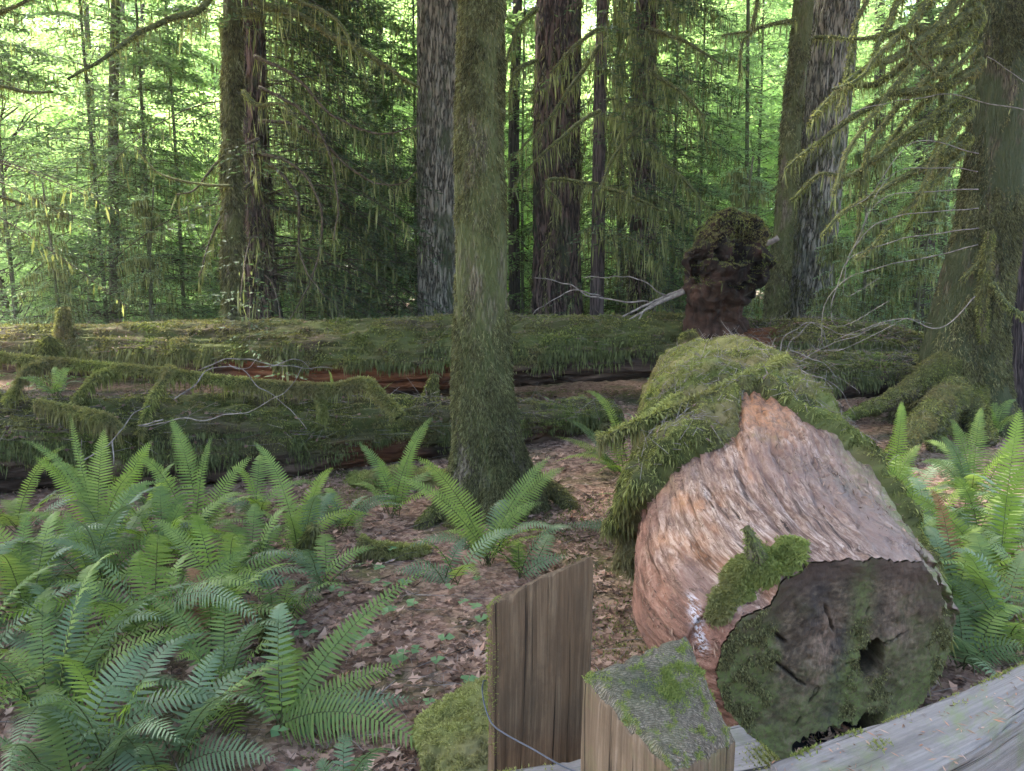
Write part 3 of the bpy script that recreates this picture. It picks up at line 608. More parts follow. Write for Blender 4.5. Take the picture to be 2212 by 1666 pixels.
    m2 = MB(); b = moss_on(MV2, FF, 170000, .017, .006, w * (upw < 2.2) * (.12 + sstep(-.25, .35, fbm(MV2 * 8, 3))), out=1.0, down=.25, jit=.9); m2.add(b[0], b[1], 0, var=np.clip(b[2] * .8 + .3 * np.repeat(fbm(b[0][::4] * 2.3, 3), 4) + .2 * np.repeat(fbm(b[0][::4] * 9, 2), 4) + .08, 0, 1))
    b = moss_on(MV2, FF, 16000, .07, .009, w * ((upw > .9) & (upw < 2.3)), out=.35, down=1., jit=.5); m2.add(b[0], b[1], 0, var=b[2] * .8)
    eg = ((mossm[us] > .1) & (mossm[us] < .9)).astype(float); b = moss_on(MV2, FF, 9000, .04, .007, eg, out=.4, down=.9, jit=.8); m2.add(b[0], b[1], 0, var=b[2] * .9)
    m2.build('moss_tufts', MOSS, mm, ORG[root.name]); tag(bpy.data.objects[mm.children[0].name], kind='stuff')
    # fallen needles and dead twigs lying on the moss
    pos, nr, _ = sample(MV2, FF, 900, w * (upw < 1.0)); L = .04 + .12 * rng.random(len(pos)) ** 2; d = rng.normal(size=(len(pos), 3)); d = norm(d - nr * (d * nr).sum(1)[:, None]); mb = MB()
    sticks(mb, pos + nr * .02, pos + nr * (.02 + .02 * rng.random((len(pos), 1))) + d * L[:, None], .0022, .0012, 0); b = leaves(pos[:160] + nr[:160] * .025, d[:160], nr[:160] + .3, .03, .02, rng); mb.add(b[0], b[1], 1, var=b[2] * .6)
    mb.build('moss_debris', [TWIG_GREY, LITTER], mm, ORG[root.name])['kind'] = 'stuff'
    # sawn end: polar sheet inside the first ring
    ring = V.reshape(n2, K2, 3)[0]; c = ring.mean(0); nr_ = 150; f = np.linspace(1, 0, nr_)[:, None, None]; G = c + (ring[None] - c) * f
    fl = G.reshape(-1, 3); X = fl[:, 0] - c[0]; Zz = fl[:, 2] - c[2]
    nz = fbm(np.stack([X * 6, Zz * 6, X * 0], 1), 4); nzf = fbm(np.stack([X * 26, Zz * 26, X * 0], 1), 3)
    hole = sstep(1.03, .95, np.hypot((X - .14) / .058, (Zz + .01) / .088) + .4 * noise3(np.stack([X * 30, Zz * 30, X * 0], 1)))
    notch = sstep(.018, -.018, Zz + .33 - .22 * (X - .03) - .05 * noise3(np.stack([X * 16, X * 0, X * 0], 1)) - .02 * noise3(np.stack([X * 60, X * 0, X * 0], 1))) * sstep(.06, .11, .28 - np.abs(X - .02) + .0)
    lin = lambda x0, z0, x1, z1, w: np.exp(-(seg(X, Zz, x0, z0, x1, z1) / w) ** 2)
    def seg(x, z, x0, z0, x1, z1):
        wob = .012 * noise3(np.stack([x * 22, z * 22, x * 0], 1)); dx, dz = x1 - x0, z1 - z0; t = np.clip(((x - x0) * dx + (z - z0) * dz) / (dx * dx + dz * dz), 0, 1); return np.hypot(x - x0 - dx * t, z - z0 - dz * t) + wob
    crack = np.clip(.8 * lin(-.05, .12, -.12, .28, .003) + .7 * lin(.05, .1, .12, .3, .003) + .8 * lin(.2, .05, .36, .12, .003) + .7 * lin(-.1, -.12, -.2, -.3, .003) + .6 * lin(.02, -.02, .09, -.01, .003) + lin(-.31, .03, -.20, -.07, .006) + lin(-.33, .17, -.27, .11, .006) + .6 * lin(-.2, -.07, -.16, -.10, .004), 0, 1)
    dep = .3 * hole + .22 * notch + .03 * crack + .012 * nz + .006 * nzf; rimf = (f * np.ones((nr_, K2, 1))).ravel()
    dep += .05 * sstep(.965, 1., rimf) * 0
    G2 = fl + np.array([0, 1., 0]) * dep[:, None] * np.minimum(1, (1 - rimf) * 25)[:, None] + np.array([0, -.012, 0])
    att = dict(lc=np.stack([X, Zz, dep], 1), pink=np.clip(np.exp(-((X + .09) / .07) ** 2) * sstep(-.2, .0, Zz) * sstep(.3, .15, Zz) + .5 * np.exp(-((X - .26) / .1) ** 2) * sstep(-.1, .1, Zz), 0, 1),
               dark=np.clip(np.exp(-((X + .02) / .055) ** 2) * sstep(.22, .1, Zz) * 1.0 + np.exp(-((X + .15) / .05) ** 2) * sstep(.05, .2, Zz) * .8, 0, 1),
               film=np.clip(sstep(.12, -.3, Zz + .25 * nz) * .7 + sstep(-.22, -.42, X + .1 * nz) * .9 + sstep(.25, .45, X + .2 * nz) * .5 + np.exp(-((X - .06) / .05) ** 2) * .8, 0, 1), rim=sstep(.72, .9, rimf) * sstep(.05, .3, Zz), crack=np.clip(crack + hole + notch, 0, 1) * 1.)
    i = np.arange(nr_ - 1)[:, None] * K2; k = np.arange(K2)[None]; k2 = (k + 1) % K2; FE = np.stack([i + k, i + K2 + k, i + K2 + k2, i + k2], -1).reshape(-1, 4)
    mb = MB(); mb.add(G2, FE, 0, **att); se = mb.build('sawn_end', ENDGRAIN, root)
    m2 = MB(); wl = sstep(-.30, -.45, X + .08 * nz) + .8 * sstep(.40, .50, X + .06 * nz) * (Zz < .2) + .9 * sstep(.03, .0, np.abs(np.hypot(X + .0, Zz * 1.) - 9)) + .55 * np.exp(-((X - .07) / .035) ** 2) * (Zz < .2) + .6 * np.exp(-(((X - .2) / .05) ** 2 + ((Zz + .17) / .08) ** 2)); wl *= (1 - hole) * (1 - notch)
    b = moss_on(G2, FE, 15000, .010, .005, wl * sstep(-.2, .4, fbm(np.stack([X * 14, Zz * 14, X * 0], 1), 3)), out=-.4 if False else .45, down=.6, jit=.8); m2.add(b[0], b[1], 0, var=b[2] * .8)
    m2.build('end_moss', MOSS_DULL, se, ORG[root.name])['kind'] = 'stuff'
    # moss cushion spilling over the sawn rim and the stub above it
    cu = .8 - .45 * np.minimum(sg2(1700, 1205, 1610, 1250) / 42, sg2(1610, 1250, 1550, 1330) / 30) + .22 * fbm(V * 11, 3); cu[(np.abs(a) > 1.45) | (yy > 3.8)] = 0; cm = sstep(.35, .5, cu); keep = (cm[F] > .02).any(1); FF = F[keep]; us, inv = np.unique(FF, return_inverse=True); CV = V[us] + D[us] * (cm[us] * .03 - .006)[:, None]; FF = inv.reshape(-1, 4)
    mb = MB(); mb.add(CV, FF, 0, var=np.full(len(CV), .45)); cush = tag(mb.build('moss_cushion', MOSS, root), 'bright moss cushion on the rim of the sawn end')
    mb = MB(); b = moss_on(CV, FF, 16000, .016, .006, cm[us], out=1., down=.5, jit=.9); mb.add(b[0], b[1], 0, var=np.clip(b[2] * .5 + .5, 0, 1)); mb.build('moss_tufts', MOSS, cush, ORG[root.name])['kind'] = 'stuff'
    jj = np.argmin(np.hypot(ppx - 1632, ppy - 1205) + ((np.abs(a) > 1.3) | (yy > 3.9)) * 1e4); b0 = V[jj].copy(); b1 = P(1612, 1140, b0[1] - .03); b0[2] -= .01
    sp, _ = even(np.array([np.append(b0 - [-.02, 0, .06], .06), np.append(b0 * .5 + b1 * .5 + [.008, 0, -.005], .030), np.append(b1, .010)]), 24)
    Vs, Fs, ls, Ds = sweep(sp[:, :3], sp[:, 3], 20, lambda lc, V, s, th: .008 * fbm(V * 30, 3)); qq, tt = split_degenerate(Fs); mb = MB(); mb.add(Vs, qq, 0, lc=ls); mb.order.append((tt, 0)); st = tag(mb.build('branch_stub', BARK_MOSS, root), 'pointed broken branch stub with moss at its foot')
    mb = MB(); b = moss_on(Vs, qq, 900, .012, .005, None, out=.8, down=.6); mb.add(b[0], b[1], 0, var=b[2]); mb.build('moss_tufts', MOSS, st, ORG[root.name])['kind'] = 'stuff'
big_log()

# ================================================================ logs lying across
def cross_log(name, label, rows, K, nseg, ground_moss, tufts, tl, tw, red=None, redlabel=None, seed=0, cat='log'):
    """rows: (px centre, py top, py bottom, depth)"""
    C = []
    for a, b, c, Y in rows:
        t, d = P(a, b, Y), P(a, c, Y); C.append([t[0], Y, (t[2] + d[2]) / 2, (t[2] - d[2]) / 2])
    q, s = even(np.array(C), nseg); root = thing(name, label, cat, (C[len(C)//2][0], C[len(C)//2][1], 0))
    g = np.random.default_rng(seed + 50)
    def shape(lc, V, s, th):
        c = np.stack([np.cos(th), np.sin(th)], 1); e = np.stack([c[:, 0] * 1.5, c[:, 1] * 1.5, s * .45], 1)
        d = .06 * fbm(e + seed, 3) + .035 * fbm(np.stack([c[:, 0] * 6, c[:, 1] * 6, s * 1.2], 1), 3)
        v = np.abs(noise3(np.stack([c[:, 0] * 4.2, c[:, 1] * 4.2, s * .38], 1) + seed)); return d - .07 * sstep(.14, .0, v) + .035 * fbm(V * [2.2, 5, 5], 3) + .025 * noise3(V * [7, 9, 9])
    V, F, lc, D = sweep(q[:, :3], q[:, 3], K, shape, (0, 0, 1)); qq, tt = split_degenerate(F)
    up = D[:, 2]; n = fbm(V * [.7, .7, 2] + seed, 4); ms = sstep(-.45, .1, up + .35 * n) * sstep(-.75, -.25, n + .3 + up * .6)
    rd = np.zeros(len(V))
    if red is not None:
        for x0, x1, u0, u1, yd in red:
            xa, xb = P(x0, 800, yd)[0], P(x1, 800, yd)[0]; rd = np.maximum(rd, sstep(xa, xa + .6, V[:, 0]) * sstep(xb, xb - .6, V[:, 0]) * sstep(u1 + .05, u1 - .05, up + .12 * n) * sstep(u0 - .05, u0 + .05, up))
        V = V - D * (rd * .07)[:, None]; ms = ms * (1 - rd)
    mb = MB(); mb.add(V, qq, 0, lc=lc, moss=ms * .8, red=rd); mb.order.append((tt, 0)); tr = mb.build('trunk', BACKLOG, root)
    front = D[:, 1] < .35
    m2 = MB(); pt = sstep(-.22, .25, fbm(V * [3.5, 6, 6] * (9 / max(q[0, 1], 7)) + seed, 3)); b = moss_on(V, qq, tufts, tl, tw, ms * front * (.06 + pt) * sstep(-.3, .3, up + .4 * n + .3), out=.9, down=.5, jit=.9, g=g); pp = b[0][::4]; m2.add(b[0], b[1], 0, var=np.clip(b[2] * .75 + .35 * np.repeat(fbm(pp * 1.1, 3), 4) + .05 + .12 * np.repeat(sstep(0, .8, fbm(pp * [.5, .5, .5] + 3, 2)), 4), 0, 1))
    b = moss_on(V, qq, tufts // 4, tl * 2.6, tw * 1.1, np.clip(ms, 0, 1) * front * (up < .45) * sstep(.0, .5, fbm(V * [2.2, 2, .6] + 9, 3) + .25), out=.4, down=1.2, jit=.35, g=g); m2.add(b[0], b[1], 1, var=b[2] * .7)
    m2.build('moss_tufts', [MOSS, LICH], tr, ORG[root.name])['kind'] = 'stuff'
    mb = MB(); pos, nr, _ = sample(V, qq, 1500, (up > .1) * front * 1.); d = norm(g.normal(size=(len(pos), 3)) * [1, .6, .3]); L = .08 + .35 * g.random(len(pos)) ** 2
    sticks(mb, (pos + nr * .03)[:700], (pos + nr * .05 + d * L[:, None])[:700], .0026, .002, 0); b = leaves(pos[:500] + nr[:500] * .05, d[:500], nr[:500] + .2, .05, .03, g); mb.add(b[0], b[1], 1, var=b[2] * .5)
    mb.build('twigs_on_bark', [TWIG_GREY, LITTER], tr, ORG[root.name])['kind'] = 'stuff'
    return root, V, qq, D
backlog = cross_log('fallen_log', 'long mossy fallen log spanning the view at the back, with red rotten wood beneath', [(-900, 700, 800, 15.), (-300, 703, 800, 14.4), (0, 702, 805, 14.2), (400, 697, 822, 13.8), (800, 688, 850, 13.4), (1150, 680, 836, 13.2), (1500, 684, 812, 13.2), (1620, 690, 800, 13.4)], 120, 520, 0, 70000, .05, .022, red=[(480, 1130, -.95, -.18, 13.6)], seed=1)
midlog = cross_log('fallen_log', 'thick moss-blanketed log lying behind the ferns on the left', [(-500, 832, 1110, 6.6), (0, 850, 1068, 7.3), (400, 857, 1052, 7.7), (700, 860, 1035, 8.2), (900, 862, 1010, 8.7), (1150, 862, 960, 9.6), (1320, 866, 930, 10.2)], 110, 360, 0, 90000, .028, .011, red=[(700, 960, -.8, .15, 8.4), (1130, 1250, -.8, .0, 9.8)], seed=4)
cross_log('fallen_log', 'weathered log end right of the tall snag, half buried in moss and dead twigs', [(1560, 692, 790, 12.8), (1640, 690, 800, 12.6), (1760, 688, 800, 12.4), (1880, 700, 790, 12.2), (2000, 722, 790, 12.2), (2300, 740, 800, 12.5)], 70, 220, 0, 26000, .05, .02, red=[(1480, 1700, -.9, .9, 12.7)], seed=7)
cross_log('fallen_log', 'grey-brown log behind the roots of the leaning tree on the right', [(1640, 760, 850, 10.6), (1750, 762, 862, 10.9), (1900, 764, 850, 11.3), (2060, 768, 845, 11.8), (2400, 770, 840, 12.5)], 70, 240, 0, 26000, .04, .018, seed=9)
# ================================================================ trees with trunks one can tell apart
def tall_tree(name, label, rows, ztop, K, mat, kind, moss=None, extra=None, canopy=None, seed=0, cat='tree', group=None, taper=.75):
    base = P(*rows[0][:3]); base[2] = 0
    root = thing(name, label, cat, base, group); p, r = trunk_path(rows, ztop, taper=taper)
    o, V, q, D = make_trunk('trunk', root, p, r, K, mat, kind, extra)
    g = np.random.default_rng(seed + 7)
    if moss:
        n, ln, wd, zmax, dens = moss; w = sstep(zmax, zmax * .72, V[:, 2] + .5 * fbm(V * .9, 3)) * (.10 + sstep(-.2, .3, fbm(V * np.array([6, 6, 3.]) * (8 / max(rows[0][2], 6)), 3))) * (D[:, 1] < .4) * sstep(-dens, .35, fbm(V * [1.6, 1.6, .7] + seed, 4)); mb = MB()
        b = moss_on(V, q, n, ln, wd, w, out=.55, down=1., jit=.7, g=g); pp = b[0][::4]; mb.add(b[0], b[1], 0, var=np.clip(b[2] * .75 + .25 * np.repeat(fbm(pp * 2, 3), 4) + .05, 0, 1)); mb.build('moss_tufts', MOSS_DULL, o, ORG[root.name])['kind'] = 'stuff'
    if canopy:
        R, z0, n = canopy; z = z0 + (ztop - z0) * g.random(n); a = g.random(n) * 6.28; c = np.array([np.interp(z, p[:, 2], p[:, 0]), np.interp(z, p[:, 2], p[:, 1])]).T
        nb = 60; ja = g.random(nb) * 6.28; jz = z0 + (ztop - z0) * g.random(nb); j = g.integers(0, nb, n); rr = R * np.sqrt(g.random(n)) * (1 - .5 * (jz[j] - z0) / (ztop - z0)); a = ja[j] + g.normal(size=n) * .16
        o_ = np.stack([np.interp(jz[j], p[:, 2], p[:, 0]) + np.cos(a) * rr, np.interp(jz[j], p[:, 2], p[:, 1]) + np.sin(a) * rr, jz[j] - rr * .25 + g.normal(size=n) * .15], 1)
        mb = MB(); b = leaves(o_, g.normal(size=(n, 3)) * [1, 1, .3], Z + g.normal(size=(n, 3)) * .3, .35 + .3 * g.random(n), .16 + .14 * g.random(n), g); mb.add(b[0], b[1], 0, var=b[2])
        A = np.stack([np.interp(jz, p[:, 2], p[:, 0]), np.interp(jz, p[:, 2], p[:, 1]), jz], 1); B = A + np.stack([np.cos(ja) * R, np.sin(ja) * R, -R * .25 + ja * 0], 1) * .9; sticks(mb, A, B, .07, .01, 1)
        mb.build('crown', [CANOPY, TWIG], root)
    return root, (V, q, D), p, r

# the moss-clad trunk in the middle
ct, ctm, _, _ = tall_tree('mossy_tree', 'slender moss-clad trunk standing in the middle among the ferns', [(1062, 1180, 6.6, 240), (1055, 1090, 6.6, 190), (1054, 980, 6.6, 148), (1045, 850, 6.6, 124), (1040, 600, 6.6, 108), (1036, 300, 6.6, 98), (1043, 0, 6.6, 90)], 17, 150, BARK_MOSS, 'fine',
          moss=(150000, .032, .0075, 5.8, .6), extra=lobes(.16, 5, .1, .35, .6), canopy=(5.4, 11., 5600), seed=1)
def root_limb(root, pts, rad, K=24, n=60, moss=4000, ml=.03, mw=.008, name='root', mat=None):
    c = np.array([np.append(a, b) for a, b in zip(pts, rad)]); q, s = even(c, n); V, F, lc, D = sweep(q[:, :3], q[:, 3], K, lambda lc, V, s, th: q[0, 3] * .18 * fbm(V * 5, 3), (0, 0, 1)); f, t = split_degenerate(F)
    mb = MB(); mb.add(V, f, 0, lc=lc); mb.order.append((t, 0)); o = mb.build(name, mat or BARK_MOSS, root)
    mb = MB(); b = moss_on(V, f, moss, ml, mw, sstep(-.6, .2, D[:, 2]), out=.9, down=.5, jit=.8); mb.add(b[0], b[1], 0, var=b[2] * .85); mb.build('moss_tufts', MOSS, o, ORG[root.name])['kind'] = 'stuff'
    return o
def px(*a): return [P(*k) for k in a]
root_limb(ct, px((1030, 1030, 6.5), (975, 1075, 6.35), (920, 1130, 6.15), (870, 1185, 6.0)), [.13, .09, .06, .03])
root_limb(ct, px((1010, 1060, 6.45), (985, 1130, 6.2), (930, 1180, 5.95)), [.12, .08, .03])
root_limb(ct, px((1090, 1000, 6.6), (1150, 1040, 6.6), (1205, 1070, 6.7), (1250, 1110, 6.6)), [.14, .10, .08, .04])
root_limb(ct, px((1070, 1080, 6.4), (1080, 1130, 6.2), (1120, 1180, 6.)), [.12, .07, .03])

T1, _, _, _ = tall_tree('mossy_tree', 'straight slim trunk shaggy with moss, behind the back log, beside the dark broad trunk', [(504, 700, 14.6, 42), (502, 500, 14.6, 38), (502, 250, 14.6, 37), (501, 0, 14.6, 35)], 15, 48, BARK_MOSS, 'fine', moss=(26000, .09, .02, 7.4, .5), seed=2)
T2, _, _, _ = tall_tree('dark_fir', 'dark reddish broad trunk tapering upward right behind the slim mossy one', [(568, 705, 16.2, 92), (560, 600, 16.2, 76), (556, 450, 16.2, 62), (552, 250, 16.2, 50), (548, 0, 16.2, 44)], 17, 96, BARK_DARK, 'fir', moss=(2500, .12, .02, 8, .1), seed=3)
T3, _, _, _ = tall_tree('grey_fir', 'massive fir with pale grey deeply furrowed bark behind the centre trunk', [(960, 700, 17., 112), (955, 600, 17., 102), (953, 350, 17., 99), (955, 0, 17., 98)], 24, 200, BARK_FIR, 'fir', canopy=(5.5, 13, 2600), seed=4)
T4, _, _, _ = tall_tree('dark_fir', 'massive dark furrowed fir right of the centre trunk, partly veiled by mossy boughs', [(1203, 700, 18., 118), (1202, 600, 18., 102), (1203, 300, 18., 96), (1207, 0, 18., 90)], 25, 170, BARK_DARK, 'fir', moss=(3000, .14, .025, 9, .1), canopy=(5.5, 13, 2600), seed=5)
T5, _, T5p, _ = tall_tree('hemlock', 'thin bare dark trunk right of the massive dark fir, with sagging mossy branches', [(1289, 700, 17., 30), (1292, 500, 17., 28), (1296, 200, 17., 26), (1302, 0, 17., 24)], 14, 28, BARK_RED, 'fine', seed=6)
T6, _, T6p, _ = tall_tree('hemlock', 'lichen-draped hemlock with drooping boughs, behind and left of the tall snag', [(1385, 700, 18.5, 62), (1388, 500, 18.5, 56), (1392, 200, 18.5, 46), (1396, 0, 18.5, 42)], 16, 50, BARK_DARK, 'fir', moss=(6000, .14, .025, 9, .4), seed=7)
T7, _, _, _ = tall_tree('mossy_tree', 'slender slightly bent trunk with yellow moss edges, just right of the snag', [(1676, 700, 14.5, 48), (1682, 600, 14.5, 42), (1702, 400, 14.5, 40), (1712, 250, 14.5, 38), (1728, 100, 14.5, 40), (1736, 0, 14.5, 40)], 13, 48, BARK_MOSS, 'fine', moss=(16000, .06, .018, 7.2, .5), canopy=(3.5, 10, 1800), seed=8)
T8, _, _, _ = tall_tree('grey_fir', 'massive grey fir leaning right behind the slender bent trunk, crossed by mossy branches', [(1738, 705, 17.5, 98), (1752, 560, 17.5, 94), (1768, 400, 17.5, 92), (1788, 200, 17.5, 92), (1806, 0, 17.5, 90)], 22, 170, BARK_FIR, 'fir', moss=(4000, .12, .02, 8.5, .1), canopy=(5.5, 13, 2800), seed=9)
T9, T9m, _, _ = tall_tree('leaning_tree', 'large leaning trunk with ridged bark and spreading mossy roots at the right', [(2070, 905, 10.6, 205), (2078, 850, 10.6, 172), (2088, 720, 10.6, 150), (2125, 520, 10.6, 128), (2148, 350, 10.6, 112), (2162, 150, 10.6, 104), (2172, 0, 10.6, 100)], 17, 150, BARK_RIDGE, 'fine', moss=(110000, .045, .012, 6.5, .35), extra=lobes(.22, 5, .2, .4, .3), canopy=(4.2, 10, 2200), seed=10)
T10, _, _, _ = tall_tree('dark_tree', 'dark smooth trunk at the right edge behind the leaning tree', [(2200, 915, 10.9, 66), (2206, 600, 10.9, 58), (2216, 0, 10.9, 52)], 13, 40, BARK_RED, 'fine', seed=11)
root_limb(T9, px((2050, 790, 10.4), (1960, 850, 10.2), (1890, 880, 9.9), (1820, 905, 9.6)), [.26, .14, .10, .05], moss=7000, ml=.04, mw=.012)
root_limb(T9, px((2060, 850, 10.), (2010, 900, 9.2), (1965, 945, 8.6), (1925, 990, 8.2)), [.24, .16, .13, .07], moss=8000, ml=.04, mw=.012)
root_limb(T9, px((2090, 840, 10.3), (2110, 900, 9.7), (2140, 960, 9.2)), [.22, .15, .06], moss=5000, ml=.04, mw=.012)
root_limb(T9, px((2060, 820, 10.3), (2040, 900, 9.6), (2020, 960, 9.1), (2050, 1010, 8.8)), [.2, .13, .10, .05], moss=5000, ml=.04, mw=.012)
root_limb(T9, px((2140, 500, 10.1), (2128, 600, 10.02), (2122, 660, 10.), (2125, 740, 10.05)), [.035, .06, .05, .03], moss=2600, ml=.05, mw=.012, name='burl')

def br(root, Y, pts, r0, r1, strands=70, slen=.2, fuzz=350, dy=0., mat=None, K=6):
    n = len(pts); ys = np.linspace(0, dy, n); return mossy_branch(root, np.array([P(a, b, Y + y) for (a, b), y in zip(pts, ys)]), r0, r1, strands, slen, fuzz, mat or TWIG_MOSS, K)
# leaning tree: sheaf of mossy limbs running down to the left
for pts, r, s in [([(2121, 38), (2066, 97), (1982, 123), (1897, 178), (1834, 186), (1770, 241), (1745, 271)], .045, 150), ([(2120, -60), (2024, 55), (1944, 118), (1876, 144), (1800, 203), (1758, 254)], .045, 130),
    ([(2110, -110), (2007, 0), (1956, 68), (1901, 114), (1855, 169), (1796, 195)], .04, 100), ([(2050, -110), (1948, 0), (1910, 72), (1876, 144), (1834, 182)], .035, 70), ([(2125, 130), (2041, 190), (1978, 237), (1906, 330)], .035, 90),
    ([(2112, 150), (2040, 185), (1930, 205), (1865, 240), (1825, 262), (1770, 305), (1694, 364)], .04, 160), ([(2100, 190), (1960, 290), (1834, 381), (1775, 377), (1707, 436)], .03, 110), ([(2105, 210), (2050, 245), (1978, 292), (1901, 338), (1846, 381)], .04, 110),
    ([(2092, 288), (2055, 335), (2005, 410), (1957, 500)], .045, 60), ([(2090, 300), (1960, 380), (1855, 436), (1775, 508)], .03, 110), ([(2110, 10), (2000, 110), (1900, 230), (1830, 330), (1800, 420)], .035, 130), ([(2100, 80), (1990, 180), (1925, 250), (1880, 310), (1860, 420), (1850, 540)], .03, 130),
    ([(2095, 240), (2030, 320), (2000, 390), (1985, 420)], .03, 60), ([(2120, 20), (2060, 60), (2020, 60), (1960, 62), (1900, 80), (1830, 85), (1790, 80)], .03, 60), ([(2115, -20), (2080, 40), (2040, 150), (2035, 230), (2030, 400)], .045, 130), ([(2118, 90), (2080, 130), (2030, 160), (1990, 130), (1950, 60)], .02, 50),
    ([(1900, -80), (1850, 60), (1834, 120), (1825, 200), (1810, 235)], .02, 60), ([(2080, 330), (1990, 420), (1905, 505), (1850, 560)], .022, 90)]:
    br(T9, 9.3, pts, r * 1.5, .016, int(s * 1.5), .19, int(r * 45000), dy=-.9 + 1.2 * rng.random())
br(T9, 10.1, [(2135, 520), (2120, 560), (2092, 590), (2078, 610)], .05, .02, 40, .12, 500)
br(T9, 9.9, [(2140, 610), (2160, 640), (2212, 690), (2240, 720)], .05, .03, 30, .12, 500)
for k in range(7):   # thin bare lichen-specked twigs in front of it
    a = [(2212, 240), (2030, 205), (1850, 240), (1800, 270)] if k == 0 else [(2112, 290 + 40 * k), (2000 - 30 * k, 250 + 60 * k), (1900 - 20 * k, 330 + 70 * k + 30 * rng.random()), (1820 + 20 * k, 400 + 50 * k)]
    br(T9, 8.8, a, .006, .003, 10, .06, 0, mat=TWIG_GREY, K=4)
br(T9, 9.2, [(2110, 640), (2050, 700), (2010, 712), (1960, 690), (1880, 705), (1800, 735)], .008, .003, 16, .1, 0, mat=TWIG_GREY, K=4)
br(T9, 8.6, [(2240, 200), (2180, 150), (2130, 120)], .006, .003, 4, .1, 0, mat=TWIG_GREY, K=4)
# slim mossy trunk on the left: crooked limbs
br(T1, 14.3, [(505, -60), (560, 5), (592, 17), (651, 34), (702, 68), (757, 97), (800, 120), (860, 160), (905, 190)], .085, .03, 160, .3, 1800, dy=-.5)
br(T1, 14.3, [(515, 28), (545, 30), (567, 32)], .09, .07, 20, .2, 400)
br(T1, 14.2, [(525, 199), (550, 224), (613, 228), (635, 254)], .05, .02, 60, .4, 500, dy=-.6)
br(T1, 9., [(520, -160), (448, 0), (381, 38), (313, 68), (271, 93), (212, 135), (144, 169)], .05, .012, 110, .18, 1400, dy=-1.5)
br(T1, 14.2, [(500, 400), (430, 398), (402, 393), (338, 372), (292, 317)], .03, .012, 40, .2, 200)
br(T1, 14.2, [(510, -30), (600, -10), (690, 20), (740, 60), (790, 150)], .05, .015, 90, .35, 500, dy=-1)
for pts in [[(510, 330), (600, 340), (660, 380), (694, 465), (677, 592), (626, 690)], [(560, 190), (640, 230), (700, 300), (730, 430), (720, 520)], [(560, 260), (660, 280), (780, 380), (860, 400), (900, 370)], [(560, 330), (640, 420), (650, 560), (700, 640)], [(550, 120), (640, 170), (720, 250), (820, 290), (905, 270)], [(560, 380), (500, 440), (462, 500), (430, 600)], [(560, 300), (480, 340), (420, 410), (380, 420)]]:
    br(T2, 15.6, pts, .04, .012, 190, .42, 400, dy=-1.2, mat=TWIG)
# branches of the hemlocks right of centre
for T, pts in [(T5, [(1296, 100), (1226, 199), (1171, 275), (1094, 351)]), (T5, [(1296, 240), (1255, 262), (1158, 347), (1110, 400)]), (T5, [(1293, 400), (1183, 389), (1212, 444)]), (T5, [(1293, 405), (1340, 415), (1386, 436), (1445, 461)]), (T6, [(1392, 230), (1348, 237), (1361, 381), (1352, 423)]),
    (T6, [(1392, 150), (1460, 190), (1520, 250)]), (T6, [(1390, 330), (1470, 380), (1530, 450)]), (T6, [(1390, 270), (1330, 330), (1290, 420)]), (T4, [(1160, 130), (1110, 160), (1100, 220)]), (T4, [(1160, 20), (1120, 60), (1090, 140)]), (T5, [(1300, 60), (1240, 100), (1190, 160)]), (T6, [(1395, 60), (1480, 90), (1560, 140)])]:
    br(T, 16.2, pts, .05, .015, 170, .42, 800, dy=-1.)
for pts in [[(1640, -30), (1625, 60), (1605, 90), (1596, 170)], [(1720, 40), (1640, 60), (1560, 80)]]: br(T7, 12.6, pts, .04, .012, 110, .22, 600)
for pts in [[(1796, 85), (1760, 82), (1745, 105)], [(1740, 330), (1700, 390), (1650, 420)]]: br(T8, 16.6, pts, .06, .02, 50, .25, 400)
OV = thing('overhanging_tree', 'tree beyond the left edge that sends mossy boughs into the upper left corner', 'tree', (-9.5, 9.5, 0))
p, r = even(np.array([[-9.5, 9.5, -.2, .28], [-9.4, 9.5, 5, .22], [-9.3, 9.4, 14, .12]]), 200); make_trunk('trunk', OV, p[:, :3], p[:, 3], 40, BARK_MOSS)
def roof(root, cx, cy, z0, z1, R, n, seed):
    g = np.random.default_rng(seed); nb = 70; ja = g.random(nb) * 6.28; jz = z0 + (z1 - z0) * g.random(nb); j = g.integers(0, nb, n); rr = R * np.sqrt(g.random(n)) * (1 - .5 * (jz[j] - z0) / (z1 - z0)); a = ja[j] + g.normal(size=n) * .17
    o_ = np.stack([cx + np.cos(a) * rr, cy + np.sin(a) * rr, jz[j] - rr * .2 + g.normal(size=n) * .15], 1); mb = MB(); b = leaves(o_, g.normal(size=(n, 3)) * [1, 1, .3], Z + g.normal(size=(n, 3)) * .3, .4 + .3 * g.random(n), .2 + .15 * g.random(n), g); mb.add(b[0], b[1], 0, var=b[2])
    A = np.stack([cx + 0 * jz, cy + 0 * jz, jz], 1); B = A + np.stack([np.cos(ja) * R, np.sin(ja) * R, -R * .2 + ja * 0], 1) * .9; sticks(mb, A, B, .07, .01, 1); mb.build('upper_crown', [CANOPY, TWIG], root)
SHADE_TREE = thing('mossy_tree', 'added tree, unseen beyond the left edge, put there to shade the ferns and fence', 'tree', (-5.6, 4.2, 0))  # unseen tree added to keep sun off the near log and rail
p, r = even(np.array([[-5.6, 4.2, -.2, .3], [-5.5, 4.3, 6, .22], [-5.2, 4.5, 14.5, .08]]), 160); make_trunk('trunk', SHADE_TREE, p[:, :3], p[:, 3], 30, BARK_MOSS); roof(SHADE_TREE, -5.2, 5.2, 9.8, 14.5, 5.6, 3300, 95)
